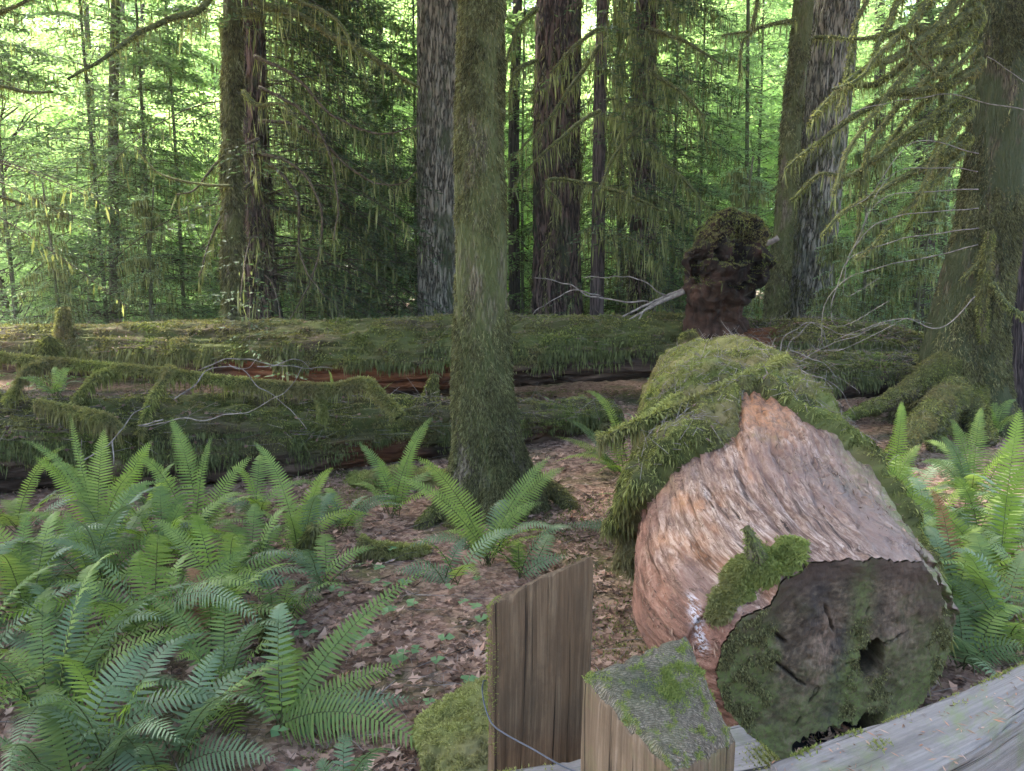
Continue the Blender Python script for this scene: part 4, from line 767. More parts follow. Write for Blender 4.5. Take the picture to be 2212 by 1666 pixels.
roof(OV, -9.35, 9.4, 10.5, 14, 5.5, 3500, 91)  # out-of-view boughs added to keep sun off the near left ground
roof(T1, *P(503, 0, 14.6)[:2], 10., 15, 5., 1200, 92)
roof(T2, *P(548, 0, 16.2)[:2], 11.5, 17, 5., 1200, 93)
for pts in [[(-320, 60), (-80, 60), (0, 30), (60, 0), (120, -30)], [(-320, 160), (-60, 180), (0, 186), (55, 200), (114, 197)], [(-320, 380), (-60, 415), (0, 427), (51, 444)]]: br(OV, 9.4, pts, .06, .015, 60, .2, 900)

def crown_on(root, p, **kw):
    o0 = ORG[root.name]; tx = lambda z: np.stack([np.interp(z, p[:, 2], p[:, 0]), np.interp(z, p[:, 2], p[:, 1])], 1)
    mats = kw.pop('M3', [TWIG, HEMLOCK_DK, LICH]); mb = conifer_crown(trunk_x=tx, **kw); return mb.build('crown', mats, root)
T2p = np.array([[*P(565, 700, 16.2)], [*P(548, 0, 16.2)], [*P(546, -300, 16.2)]])
crown_on(T2, T2p, seed=21, z0=2.0, z1=11., R=4.2, nb=175, K=10, M=20, leaf=.11, lw=.042, droop=.55, lich=5200, lichlen=.42, az=(-.5, 1.2), M3=[TWIG, HEMLOCK_DK, LICH])
crown_on(T5, T5p, seed=22, z0=2.6, z1=10., R=2.4, nb=44, K=8, M=15, leaf=.09, lw=.036, droop=.6, lich=2600, lichlen=.4, az=(-1.6, 1.2))
crown_on(T6, T6p, seed=23, z0=1.6, z1=12., R=3.3, nb=125, K=9, M=18, leaf=.10, lw=.038, droop=.65, lich=7000, lichlen=.38)
OVp = np.array([[-9.5, 9.5, 0], [-9.3, 9.4, 14]])
crown_on(OV, OVp, seed=24, z0=3.6, z1=9., R=4.2, nb=26, K=9, M=18, leaf=.055, lw=.02, droop=.4, lich=1200, lichlen=.25, az=(-.6, 1.0), M3=[TWIG, HEMLOCK, LICH])

# ---------------------------------------------------------------- conifers and maples farther back (each a tree; shared meshes)
def proto_conifer(seed, H, z0, R, nb, mats, r=.045, **kw):
    root = thing('conifer', '', 'conifer', (0, 0, 0)); g = np.random.default_rng(seed)
    p, _ = even(np.array([[0, 0, -.3, r * 1.3], [g.normal() * .1, 0, H * .5, r * .75], [g.normal() * .2, 0, H, .02]]), 140); make_trunk('trunk', root, p[:, :3], p[:, 3], 14, BARK_THIN, 'soft')
    conifer_crown(seed, z0, H - .2, R, nb, topR=.35, mats=mats, **kw).build('crown', mats, root); return root
def proto_maple(seed, H, z0, R, nc, nl, mats, r=.09, leaf=.14):
    root = thing('maple', '', 'maple', (0, 0, 0)); g = np.random.default_rng(seed)
    p, _ = even(np.array([[0, 0, -.3, r * 1.3], [g.normal() * .3, 0, H * .4, r * .8], [g.normal() * .5, 0, H * .9, .03]]), 120); make_trunk('trunk', root, p[:, :3], p[:, 3], 12, BARK_THIN, 'soft')
    broadleaf_crown(seed, z0, H, R, nc, nl, leaf).build('crown', mats, root); return root
CON = [proto_conifer(31, 11, .6, 2.6, 150, [TWIG, HEMLOCK, LICH], K=9, M=16, leaf=.12, lw=.05, droop=.3, lich=1500, lichlen=.25),
       proto_conifer(32, 14, .8, 3.2, 160, [TWIG, HEMLOCK, LICH], K=9, M=17, leaf=.12, lw=.05, droop=.4, lich=2200, lichlen=.3),
       proto_conifer(33, 13, 1.0, 3.0, 150, [TWIG, CONIFER_LT, LICH], K=9, M=17, leaf=.12, lw=.048, droop=.28, rise=.25, lich=400),
       proto_conifer(34, 5.2, .25, 1.35, 80, [TWIG, CONIFER_LT, LICH], r=.04, K=7, M=12, leaf=.06, lw=.024, droop=.3, lich=2600, lichlen=.3)]
MAP = [proto_maple(41, 12, 1.0, 4.2, 120, 20000, [TWIG, MAPLE]), proto_maple(42, 9, .4, 3.8, 100, 18000, [TWIG, MAPLE]), proto_maple(43, 15, 2.5, 4.8, 120, 18000, [TWIG, MAPLE])]
USED = set()
def dup(proto, loc, rz, sc=1., label='', group='', cat=None):
    if proto.name not in USED: USED.add(proto.name); r = proto
    else:
        r = proto.copy(); COL.objects.link(r)
        for ch in list(proto.children):
            c = ch.copy(); COL.objects.link(c); c.parent = r
    r.location = tuple(loc); r.rotation_euler = (0, 0, rz); r.scale = (sc,) * 3; r['label'] = label; r['group'] = group; return r
def place(proto, pxx, Y, rz=None, sc=1., label='', group=''):
    x = (pxx - 1106) / FPX * Y; dup(proto, (x, Y, float(gz(x, Y)[0]) - .02), rng.random() * 6.28 if rz is None else rz, sc, label, group)
GC = 'green conifers closing the view'; GM = 'sunlit maples behind the conifers'
for k, pxx, Y, sc, lab in [(0, 40, 17.5, 1., 'spreading green conifer at the far left behind the back log'), (1, 235, 18.5, 1., 'dark green conifer left of the slim mossy trunk, branches down to the log'), (0, 400, 20.5, 1.1, 'conifer just left of the slim mossy trunk, behind its branches'), (1, 760, 20., 1., 'conifer with drooping sprays between the dark broad trunk and the grey fir'),
    (1, 860, 17.8, .55, 'small dark hemlock at the left foot of the grey fir'), (2, 1500, 22., 1.05, 'pale feathery conifer above the snag'), (2, 1620, 24., 1.1, 'pale conifer between snag and slender bent trunk'), (0, 1130, 22., 1., 'conifer glimpsed between the centre trunk and the massive dark fir'), (2, 1900, 20., .95, 'light green conifer behind the mossy limbs at the right'),
    (1, 2030, 19., .9, 'conifer behind the leaning tree at the right'), (3, 1860, 14.5, .95, 'small sapling hung with yellow moss right of the leaning grey fir'), (3, 1980, 14.2, .8, 'small mossy sapling left of the leaning tree'), (3, 1800, 13.8, .6, 'lowest feathery sapling at the foot of the leaning grey fir'), (3, 1590, 15.5, .9, 'small pale conifer directly behind the snag'),
    (3, 130, 15.5, .8, 'low conifer behind the broken stub on the back log'), (3, 330, 16, .8, 'low conifer with pale sprays left of the slim mossy trunk'), (1, 330, 19., .95, 'dark hemlock filling the gap left of the slim mossy trunk'), (1, 660, 18.5, .85, 'dark dense hemlock right of the dark broad trunk'), (1, 730, 22., 1.1, 'taller dark hemlock between the broad trunk and the grey fir, farther back'), (1, 900, 20., .9, 'dark hemlock half hidden behind the grey fir'), (1, 1330, 22., 1.1, 'dark hemlock behind the thin bare trunk'), (1, 1450, 20., .9, 'dark conifer left of the snag behind the lichen-draped hemlock')]:
    place(CON[k], pxx, Y, None, sc, lab, GC)
kk = 0
for Y, n in [(24, 6), (28, 8), (33, 9), (39, 10), (47, 12), (58, 13), (70, 13)]:
    for i in range(n):
        pxx = -150 + (2500) * (i + .5 + rng.normal() * .2) / n; j = kk % 3; kk += 1
        place(MAP[j], pxx, Y + rng.normal() * 1.5, None, .85 + .2 * rng.random() + .55 * (Y > 35) + .4 * (Y > 50) + .3 * (Y > 65), 'bright yellow-green maple in the sunlit woods behind the conifers', GM)
for Y, n in [(33, 3), (41, 5), (52, 7), (64, 9)]:
    for i in range(n):
        pxx = -100 + 2400 * (i + rng.random()) / n; place(CON[kk % 3], pxx, Y, None, 1.25 + .3 * rng.random() + .5 * (Y > 50), 'tall conifer standing among the sunlit maples far behind', 'conifers among the far maples'); kk += 1
# thin distant trunks one can tell apart
GT = 'thin distant trunks'
for pxx, w, Y, mat, lab in [(196, 12, 22, BARK_THIN, 'thin dark distant trunk at the far left, upright against the bright leaves'), (266, 13, 24, BARK_THIN, 'second thin distant trunk from the far left'), (313, 10, 25, BARK_RED, 'thinnest distant trunk left of the slim mossy tree'), (815, 30, 24, BARK_THIN, 'pale distant trunk left of the grey fir'), (1112, 22, 22, BARK_RED, 'dark distant trunk right beside the mossy centre trunk'), (1340, 16, 23, BARK_THIN, 'thin straight distant trunk between two hemlocks'), (1612, 8, 21, BARK_THIN, 'very thin pole trunk above the snag'), (1895, 22, 22, BARK_RED, 'reddish distant trunk behind the mossy limbs'), (1995, 38, 20, BARK_RED, 'reddish brown distant trunk left of the leaning tree'), (250, 20, 19, BARK_THIN, 'mid-distance trunk low on the left')]:
    tall_tree('distant_tree', lab, [(pxx, 700, Y, w * 1.15), (pxx + rng.normal() * 4, 300, Y, w), (pxx + rng.normal() * 6, 0, Y, w * .85)], 12, 16, mat, 'soft', group=GT, seed=int(pxx))
# low green undergrowth beyond the log, too much to count
g = np.random.default_rng(77); n = 60000; y = 16 + 40 * g.random(n) ** 1.3; x = (g.random(n) * 2 - 1) * y * .85; z = gz(x, y) + (.1 + 1.2 * g.random(n) ** 1.6) * (.6 + .5 * noise3(np.stack([x * .5, y * .5, x * 0], 1)) + .2)
b = leaves(np.stack([x, y, z], 1), g.normal(size=(n, 3)) * [1, 1, .3], Z + g.normal(size=(n, 3)) * .4, .12 + .1 * g.random(n), .09, g); mb = MB(); mb.add(b[0], b[1], 0, var=b[2]); tag(mb.build('undergrowth', MAPLE), kind='stuff')
V, q, = None, None
# ---------------------------------------------------------------- tall snag standing on the back log
def snag():
    base = P(1548, 700, 12.3); root = thing('tree_snag', 'upended dark rotten stump with a moss cap, standing on the back log', 'stump', base)
    C = px((1540, 715, 12.6), (1537, 680, 12.55), (1546, 640, 12.4), (1562, 590, 12.25), (1572, 545, 12.15), (1570, 510, 12.2), (1566, 490, 12.35)); rad = [wpx(w, 12.3) for w in (70, 50, 60, 78, 82, 64, 30)]
    q, s = even(np.array([np.append(a, b) for a, b in zip(C, rad)]), 220)
    def sh(lc, V, s, th):
        c = np.stack([np.cos(th), np.sin(th)], 1); lo = sstep(.75, .2, s); rid = np.abs(noise3(np.stack([c[:, 0] * 3.5, c[:, 1] * 3.5, s * 1.0], 1)))
        return .10 * fbm(V * 2.2, 3) + lo * .13 * rid + (1 - lo) * (.15 * fbm(V * 3. + 3, 3, .5))
    V, F, lc, D = sweep(q[:, :3], q[:, 3], 200, sh, (0, 1, 0))
    x = (V[:, 0] - q[110, 0]); zz = V[:, 2] - base[2]; face = (D[:, 1] < -.15)
    e = np.stack([x * 3.2, V[:, 1] * 0, zz * 3.4], 1); cav = sstep(-.05, .35, fbm(e + 2, 4)) * sstep(.5, .7, zz + .25 * x) * sstep(1.55, 1.4, zz) * sstep(.62, .5, np.abs(x - .02)) * face
    V = V + np.array([0, 1., 0]) * (cav * .42)[:, None] + np.array([0, -.16, 0]) * (sstep(.1, .6, fbm(e * 1.3 + 9, 3)) * face * sstep(.5, .8, zz) * (1 - cav))[:, None]
    f, t = split_degenerate(F); mb = MB(); mb.add(V, f, 0, lc=lc, red=np.clip(sstep(.75, .35, zz + .6 * x + .25 * fbm(V * 3, 3)) * .9, 0, 1)); mb.order.append((t, 0)); tr = mb.build('trunk', SNAG, root)
    n_ = np.cross(V[f[:, 2]] - V[f[:, 0]], V[f[:, 3]] - V[f[:, 1]]); n_ = norm(n_); up = np.zeros(len(V)); np.maximum.at(up, f[:, 0], n_[:, 2])
    w = sstep(.3, .7, up) * sstep(.5, .8, zz) + sstep(1.2, 1.45, zz + .2 * fbm(V * 4, 2)) * .9; mb = MB(); b = moss_on(V, f, 15000, .028, .016, w, out=1., down=.3, jit=.8); mb.add(b[0], b[1], 0, var=np.clip(b[2] * .9, 0, 1))
    b = moss_on(V, f, 260, .12, .02, w, out=.3, down=1.3, jit=.3); mb.add(b[0], b[1], 1, var=b[2] * .6); mb.build('moss_cap', [MOSS, LICH], tr, ORG[root.name])
    return root
SN = snag()
def stick_thing(name, label, paths, cat='branch', group=None, mat=None):
    b0 = P(*paths[0][0][0]); root = thing(name, label, cat, b0, group)
    for pts, r0, r1 in paths:
        q, s = even(np.array([P(*a) for a in pts]), 40); q = q + np.stack([noise3(q * 4), noise3(q * 4 + 9), noise3(q * 4 + 19)], 1) * .05 * (r0 < .02); V, F, lc, D = sweep(q, np.linspace(r0, r1, 40), 8, lambda lc, V, s, th: r0 * .2 * noise3(V * 14)); f, t = split_degenerate(F); mb = MB(); mb.add(V, f, 0, lc=lc); mb.order.append((t, 0)); mb.build('stick', mat or TWIG_GREY, root)
    return root
stick_thing('dead_branch', 'splintered pale stick poking out from the right side of the snag', [([(1600, 560, 12.2), (1640, 537, 12.15), (1681, 514, 12.1)], .055, .045)])
stick_thing('dead_branch', 'fan of bare grey branches leaning on the back log left of the snag', [([(1478, 626, 12.4), (1440, 640, 12.4), (1390, 662, 12.3), (1345, 684, 12.2)], .035, .012), ([(1478, 632, 12.3), (1430, 652, 12.2), (1360, 690, 12.1)], .035, .012), ([(1478, 629, 12.4), (1400, 664, 12.2), (1380, 690, 12.)], .03, .01), ([(1400, 655, 12.4), (1330, 650, 12.3), (1270, 636, 12.2), (1220, 612, 12.2), (1150, 598, 12.1)], .016, .006), ([(1300, 642, 12.3), (1250, 628, 12.2), (1190, 650, 12.1), (1150, 680, 12.1)], .012, .005), ([(1440, 640, 12.4), (1400, 615, 12.2), (1340, 598, 12.1), (1260, 600, 12.)], .012, .005)])
# broken stubs on the logs
def stub(label, pts, rad, group='moss-covered stubs on the logs'):
    root = thing('mossy_stub', label, 'stub', P(*pts[0]), group); q, s = even(np.array([np.append(P(*a), b) for a, b in zip(pts, rad)]), 40); V, F, lc, D = sweep(q[:, :3], q[:, 3], 24, lambda lc, V, s, th: rad[0] * .3 * fbm(V * 7, 3)); f, t = split_degenerate(F)
    mb = MB(); mb.add(V, f, 0, lc=lc); mb.order.append((t, 0)); o = mb.build('wood', BARK_MOSS, root); mb = MB(); b = moss_on(V, f, 3500, .05, .016, None, out=.8, down=.6); mb.add(b[0], b[1], 0, var=b[2] * .9); mb.build('moss_tufts', MOSS, o, ORG[root.name])['kind'] = 'stuff'
stub('mossy broken stub on top of the back log at the far left', [(135, 725, 13.6), (138, 690, 13.6), (132, 664, 13.6)], [.14, .11, .07])
stub('pale green stub rising from the lying mossy branch at the left', [(108, 790, 7.6), (110, 755, 7.6), (106, 728, 7.6)], [.09, .06, .03])
stub('leaning mossy spike on the middle log left of the centre trunk', [(925, 868, 9.1), (932, 840, 9.1), (940, 808, 9.1)], [.07, .05, .025])
stub('small stub beyond the far end of the big log', [(1490, 735, 9.5), (1485, 715, 9.5)], [.10, .05])
stub('thin leaning mossy stub among the ferns in the middle of the left field', [(655, 1225, 5.2), (662, 1180, 5.2), (682, 1135, 5.2)], [.035, .025, .01])
stub('upright mossy stub in the open litter near the lower middle', [(600, 1430, 3.9), (590, 1360, 3.9), (578, 1310, 3.9)], [.035, .028, .016])
# mossy limb lying over the middle log
def lying_limb(label, main, rads, sides, fz=26000, ml=.035, mw=.010, hang=900):
    root = thing('mossy_limb', label, 'limb', P(*main[0]))
    def one(name, pts, rad, n, nf, hg, parent_name=True):
        q, s = even(np.array([np.append(P(*a), b) for a, b in zip(pts, rad)]), n); V, F, lc, D = sweep(q[:, :3], q[:, 3], 26, lambda lc, V, s, th: rad[0] * .25 * fbm(V * 6, 3), (0, 0, 1)); f, t = split_degenerate(F)
        mb = MB(); mb.add(V, f, 0, lc=lc); mb.order.append((t, 0)); o = mb.build(name, BARK_MOSS, root); mb = MB(); b = moss_on(V, f, nf, ml, mw, sstep(-1.2, .3, D[:, 2]), out=1., down=.4, jit=.8); mb.add(b[0], b[1], 0, var=np.clip(b[2] * .55 + .5, 0, 1))
        b = moss_on(V, f, hg, .10, .012, (D[:, 2] < .2).astype(float), out=.2, down=1.2, jit=.3); mb.add(b[0], b[1], 0, var=b[2] * .8); mb.build('moss_tufts', MOSS, o, ORG[root.name])['kind'] = 'stuff'
    one('limb', main, rads, 160, fz, hang)
    for s in sides: one('side_branch', *s, 50, fz // 9, hang // 6)
lying_limb('long moss-covered limb with an elbow, lying over the middle log', [(-80, 758, 7.4), (60, 780, 7.4), (200, 792, 7.4), (350, 806, 7.4), (500, 826, 7.5), (620, 838, 7.6), (720, 840, 7.6), (790, 828, 7.6), (810, 845, 7.5), (845, 880, 7.4), (862, 900, 7.35)], [.035, .04, .04, .04, .045, .05, .05, .055, .045, .045, .05],
    [([(110, 785, 7.4), (60, 800, 7.2), (30, 850, 7.1), (15, 870, 7.1)], [.035, .03, .03, .03]), ([(250, 800, 7.4), (210, 815, 7.2), (175, 850, 7.1), (160, 872, 7.1)], [.03, .03, .02, .02]), ([(340, 808, 7.4), (370, 800, 7.3), (330, 860, 7.1), (300, 940, 7.0)], [.03, .03, .025, .015]), ([(690, 845, 7.6), (695, 880, 7.5), (700, 900, 7.5)], [.03, .02, .015])])
lying_limb('short moss-fringed limb on the ground between ferns left of the centre trunk', [(772, 1172, 5.3), (810, 1188, 5.3), (870, 1192, 5.35), (925, 1190, 5.5)], [.05, .05, .05, .03], [], 7000, .03, .008, 900)
lying_limb('curved mossy limb draped across the log end at left, above the ferns', [(80, 870, 6.9), (160, 890, 6.8), (225, 905, 6.7), (262, 930, 6.7)], [.03, .045, .05, .03], [], 5000, .03, .009, 800)
lying_limb('thin moss-covered branch leaning across the big log from left to right', [(1290, 950, 4.6), (1400, 905, 4.6), (1540, 850, 4.8), (1650, 795, 5.3), (1700, 770, 5.6)], [.012, .018, .02, .015, .01], [([(1400, 905, 4.6), (1430, 880, 4.7), (1470, 850, 4.9)], [.01, .01, .006])], 5000, .04, .009, 900)
G2 = 'thin dead branches tangled over the logs'
for k, (lab, pp) in enumerate([('curved bare twig with moss hanging over the mossy log at the left', [[(810/2.3+0, 905, 6.6), (300, 915, 6.7), (420, 905, 6.6), (520, 890, 6.5), (620, 850, 6.4), (650, 800, 6.3)]]), ('pale forked twig hanging down above the ferns at the left', [[(180, 990, 6.), (240, 960, 6.1), (270, 905, 6.3), (330, 880, 6.5)], [(250, 950, 6.1), (245, 1000, 6.)]]),
    ('thin grey twig slanting down over the middle log', [[(380, 860, 6.9), (480, 790, 7.2), (600, 860, 7.1), (660, 930, 6.9)]]), ('low tangle of bare twigs along the back of the lying limb', [[(430, 800, 7.9), (520, 775, 7.9), (600, 790, 7.9), (720, 800, 7.9)], [(500, 790, 7.9), (540, 800, 7.9), (560, 770, 7.9)], [(560, 795, 7.9), (640, 780, 7.9), (680, 800, 7.9)]]),
    ('tangle of bare arching twigs right of the big log', [[(1680, 780, 9.5), (1700, 720, 9.5), (1760, 700, 9.5), (1800, 760, 9.5)], [(1690, 790, 9.4), (1740, 700, 9.4), (1820, 720, 9.4), (1900, 700, 9.4)], [(1700, 800, 9.4), (1800, 740, 9.4), (1950, 690, 9.4), (2020, 700, 9.4)], [(1710, 760, 9.4), (1780, 790, 9.3), (1860, 850, 9.2)], [(1720, 800, 9.3), (1800, 830, 9.2), (1850, 900, 9.1)], [(1620, 760, 9.5), (1590, 740, 9.5), (1560, 690, 9.6)]]),
    ('thin twig lying across the ferns at the right', [[(1900, 1140, 5.2), (2000, 1170, 5.1), (2150, 1230, 5.)]])]):
    stick_thing('dead_branch', lab, [([q for q in s], .006, .0025) for s in pp], group=G2)
g = np.random.default_rng(8)
MB0 = MB()
# boulder-like mound of moss beside the back post
def mound(label, c, r, n, tl, seed):
    root = thing('moss_mound', label, 'moss mound', (c[0], c[1], 0), None); u = np.linspace(0, pi * .55, 60); K = 90; th = np.arange(K) / K * 2 * pi
    V = np.stack([np.outer(np.sin(u), np.cos(th)) * r[0], np.outer(np.sin(u), np.sin(th)) * r[1], np.outer(np.cos(u), np.ones(K)) * r[2]], -1).reshape(-1, 3); V = V * (1 + .4 * fbm(V * 4.5 + seed, 4, .6))[:, None] + [c[0], c[1], c[2]]
    i = np.arange(59)[:, None] * K; k = np.arange(K)[None]; k2 = (k + 1) % K; F = np.stack([i + k, i + K + k, i + K + k2, i + k2], -1).reshape(-1, 4); mb = MB(); mb.add(V, F, 0, var=np.full(len(V), .5), lc=V); o = mb.build('cushion', MOSS, root)
    mb = MB(); b = moss_on(V, F, n, tl, tl * .32, .05 + sstep(-.3, .3, fbm(V * 16, 3)), out=1., down=.1, jit=.9); mb.add(b[0], b[1], 0, var=np.clip(b[2] * .55 + .55, 0, 1)); mb.build('moss_tufts', MOSS, root)['kind'] = 'stuff'
c = P(985, 1520, 2.75); mound('bright green moss-covered rock left of the tall split post', (c[0], 2.95, .02), (.20, .36, .17), 26000, .016, 3)
c = P(1250, 870, 9.5); mound('mossy hump at the right end of the middle log', (c[0], 10.2, .1), (.5, .4, .3), 6000, .04, 5)
c = P(600, 1000, 8); mound('brown-green hump of moss in front of the middle log', (P(860, 1000, 7.6)[0], 7.5, .0), (.5, .3, .14), 6000, .03, 6)
# ================================================================ ferns
# hero fronds: (tip px, tip py, depth offset, kind, lift, longest leaflet)
fern(228, 1185, 5.3, 5, .75, 'fern with a tall straight blue-green frond at its centre, left of the field', [(226, 925, .15, 'g', .05, .105), (72, 985, .1, 'y', .12, .085), (330, 950, .2, 'y', .12, .09), (150, 890, .3, 'g', .1, .045), (40, 950, .1, 'g', .25, .05), (300, 1010, -.1, 'g', .2)], 1)
fern(425, 1190, 5.4, 5, .7, 'fern whose broad frond leans left against the dark side of the mossy log', [(368, 900, .2, 'g', .08, .10), (545, 985, .2, 'g', .12, .085), (285, 985, -.2, 'g', .3, .07), (462, 940, .1, 'g', .25, .04)], 2)
fern(640, 1215, 5.3, 5, .7, 'fern with a thin curled frond tip rising towards the mossy log, left of centre', [(548, 955, .2, 'g', .18, .08), (720, 1010, .1, 'g', .2, .075), (610, 1060, .3, 'g', .1), (690, 1040, -.1, 'g', .1)], 3)
fern(850, 1130, 6.4, 4, .6, 'fern standing left of the centre trunk with an upright yellowish frond', [(815, 985, .1, 'y', .1, .07), (770, 955, .2, 'g', .2, .07), (935, 900, .1, 'g', .1, .08), (900, 925, .2, 'y', .08, .07)], 4)
fern(1055, 1225, 5.2, 5, .6, 'bright fern at the foot of the centre trunk, long frond leaning left', [(898, 985, -.25, 'g', .10, .10), (845, 1025, -.1, 'g', .15, .07), (1190, 985, .1, 'g', .12, .09), (1222, 1010, .15, 'g', .22, .09), (1175, 1085, -.1, 'g', .25, .06), (985, 1090, .1, 'g', .1, .08)], 5)
fern(980, 1240, 4.9, 3, .5, 'dark bluish fern lying low in front of the bright fern by the centre trunk', [(845, 1235, .1, 'b', .2, .08), (1010, 1160, .2, 'b', .3, .05)], 6, kinds='bbg')
fern(1400, 1110, 6.0, 2, .5, 'fern lying in the litter against the left flank of the big log', [(1205, 1135, 0, 'b', .14, .07), (1160, 1190, -.1, 'b', .2, .06)], 7, az=(2.6, 3.6), kinds='bg')
fern(1345, 935, 7.8, 4, .6, 'bright fern curling beside the far part of the big log', [(1262, 845, .1, 'g', .35, .06), (1215, 905, -.1, 'b', .2, .05), (1190, 942, -.2, 'g', .1, .05), (1310, 880, .1, 'g', .1, .05)], 8, az=(2., 4.))
fern(1210, 865, 10.4, 7, .6, 'small fern growing on the middle log just right of the centre trunk', [], 9)
fern(1385, 860, 9.8, 5, .5, 'small fern in the gap between the back log and the big log', [], 10)
fern(730, 835, 9.2, 4, .45, 'tiny fern in front of the red rotten wood of the back log', [(708, 800, 0, 'g', .4, .03), (855, 822, .3, 'g', .1, .04)], 11)
fern(120, 860, 7.0, 6, .35, 'small fern tucked under the lying mossy limb at the left', [], 12, z=.95)
# the right side
fern(1910, 1040, 6.2, 5, .6, 'fern with a bright curved frond right of the big log, before mossy roots', [(1948, 868, .2, 'y', .2, .085), (1830, 930, .1, 'b', .2, .05), (1840, 1010, 0, 'g', .2), (1990, 960, 0, 'g', .2)], 13)
fern(2110, 1040, 6.6, 6, .7, 'tall fern with two upright fronds in front of the leaning tree', [(2120, 880, .2, 'g', .1, .11), (2055, 905, .2, 'g', .1, .10), (2030, 940, 0, 'b', .2, .07), (1985, 1000, -.2, 'b', .3, .08), (2205, 940, 0, 'g', .2)], 14)
fern(2140, 1200, 4.9, 5, .7, 'fern with a large yellow-green frond at the right edge of the view', [(2205, 880, .1, 'y', .1, .105), (1925, 1065, -.2, 'g', .2, .07), (2212, 1000, .1, 'y', .1, .09)], 15)
fern(2010, 1090, 5.7, 7, .6, 'bluish fern in the middle of the patch right of the big log', [(1880, 1060, 0, 'b', .3, .07), (1890, 1000, .1, 'g', .2)], 16, kinds='bbgg')
fern(2180, 1330, 3.9, 7, .7, 'fern with dark drooping fronds low at the right edge, beside the big log', [(2035, 1240, -.1, 'b', .12, .09), (2080, 1190, 0, 'g', .2, .08), (2205, 1425, -.3, 'g', .12, .085)], 17, kinds='bgg')
fern(2080, 1190, 4.6, 7, .6, 'low fern with one pinkish dead frond, close to the right flank of the big log', [(2010, 1055, .1, 'd', .2, .06), (1950, 1130, 0, 'b', .2), (1960, 1190, 0, 'g', .2), (2200, 1290, 0, 'g', .2)], 18)
fern(2240, 1120, 5.4, 7, .7, 'fern half outside the frame at the right', [], 19)
fern(2260, 1260, 4.4, 7, .7, 'second fern half outside the frame at the right, lower down', [(2160, 1330, -.2, 'g', .2, .09)], 20)
fern(2150, 870, 9.8, 6, .6, 'fern in the gap between the leaning tree and the dark trunk at the right', [], 21)
# the near field on the left
fern(600, 1560, 3.15, 3, .6, 'fern whose long dark frond arches toward the moss rock near the posts', [(965, 1640, -.25, 'g', .28, .115), (905, 1510, .15, 'b', .26, .085), (880, 1430, .5, 'g', .2, .075), (950, 1215, 1.0, 'g', .10, .065), (860, 1290, .9, 'g', .1, .06)], 22, az=(1.6, 3.2))
fern(480, 1500, 3.4, 5, .55, 'fern with a yellow dying frond in the middle of the near fern patch', [(560, 1460, .3, 'd', .35, .085), (500, 1230, .6, 'g', .2, .08), (520, 1600, -.3, 'y', .35, .10), (300, 1290, .4, 'g', .25, .07)], 23)
fern(330, 1420, 3.9, 7, .8, 'broad arching fern left of the open litter', [(90, 1260, .2, 'g', .22, .08), (660, 1260, .4, 'b', .28, .08), (560, 1170, .7, 'g', .2, .07)], 24)
fern(120, 1560, 3.2, 8, .8, 'large fern at the lower left corner with blue-green fronds', [(330, 1490, .1, 'y', .25, .09), (20, 1400, .2, 'g', .2, .1), (210, 1360, .4, 'g', .1, .10)], 25, kinds='gbbg')
fern(360, 1680, 2.85, 7, .65, 'dark glossy fern at the bottom edge, left of centre', [(600, 1640, -.05, 'b', .2, .09), (180, 1600, .1, 'b', .3, .1)], 26, kinds='bbg')
fern(60, 1330, 4.1, 8, .8, 'upright fern with narrow pale fronds at the left edge', [(60, 1100, .3, 'g', .1, .09), (10, 1180, 0, 'g', .1, .09)], 27)
fern(210, 1270, 4.6, 8, .75, 'full fern below the tall blue-green frond at the left', [(140, 1105, .1, 'g', .1, .09), (420, 1150, .2, 'g', .3, .08)], 28)
fern(480, 1310, 4.5, 7, .7, 'bushy fern in the middle of the left field', [(330, 1120, .2, 'g', .15, .08), (640, 1185, .2, 'g', .2, .08)], 29)
fern(700, 1290, 4.7, 5, .55, 'low fern left of the moss-fringed limb', [], 30, kinds='gbb')
fern(560, 1120, 6.2, 6, .6, 'fern close to the dark underside of the middle log', [], 31)
fern(740, 1120, 6.0, 6, .55, 'low fern between the middle log and the moss-fringed limb', [(865, 1075, 0, 'b', .3, .06)], 32, kinds='gbb')
fern(40, 1110, 5.9, 7, .7, 'fern at the left edge against the mossy log', [(150, 960, 0, 'g', .2, .05)], 33)
fern(320, 1090, 6.2, 6, .6, 'fern behind the tall fronds, half under the mossy log', [], 34)
fern(-60, 1450, 3.5, 8, .8, 'fern half outside the frame at the left edge', [], 35)
fern(240, 1640, 2.9, 6, .6, 'yellow-green fern overlapping the bottom edge at the left', [(90, 1500, .1, 'g', .2, .09)], 36, kinds='ygb')
fern(740, 1720, 2.65, 3, .35, 'small dark broad-leaved fern at the bottom edge near the litter', [(690, 1640, 0, 'b', .2, .06), (800, 1640, 0, 'b', .1, .06)], 37, kinds='b')
fern(450, 1400, 3.9, 5, .6, 'fern with rust-brown dead fronds lying beneath the green ones', [(300, 1270, .1, 'd', .1, .06), (440, 1290, .2, 'd', .1, .05), (560, 1280, .2, 'd', .05, .05)], 38, kinds='ggd')
fern(1130, 1245, 5.0, 4, .45, 'sparse little fern right of the bright fern by the centre trunk', [(1235, 1200, 0, 'b', .2, .06)], 39, kinds='bg')

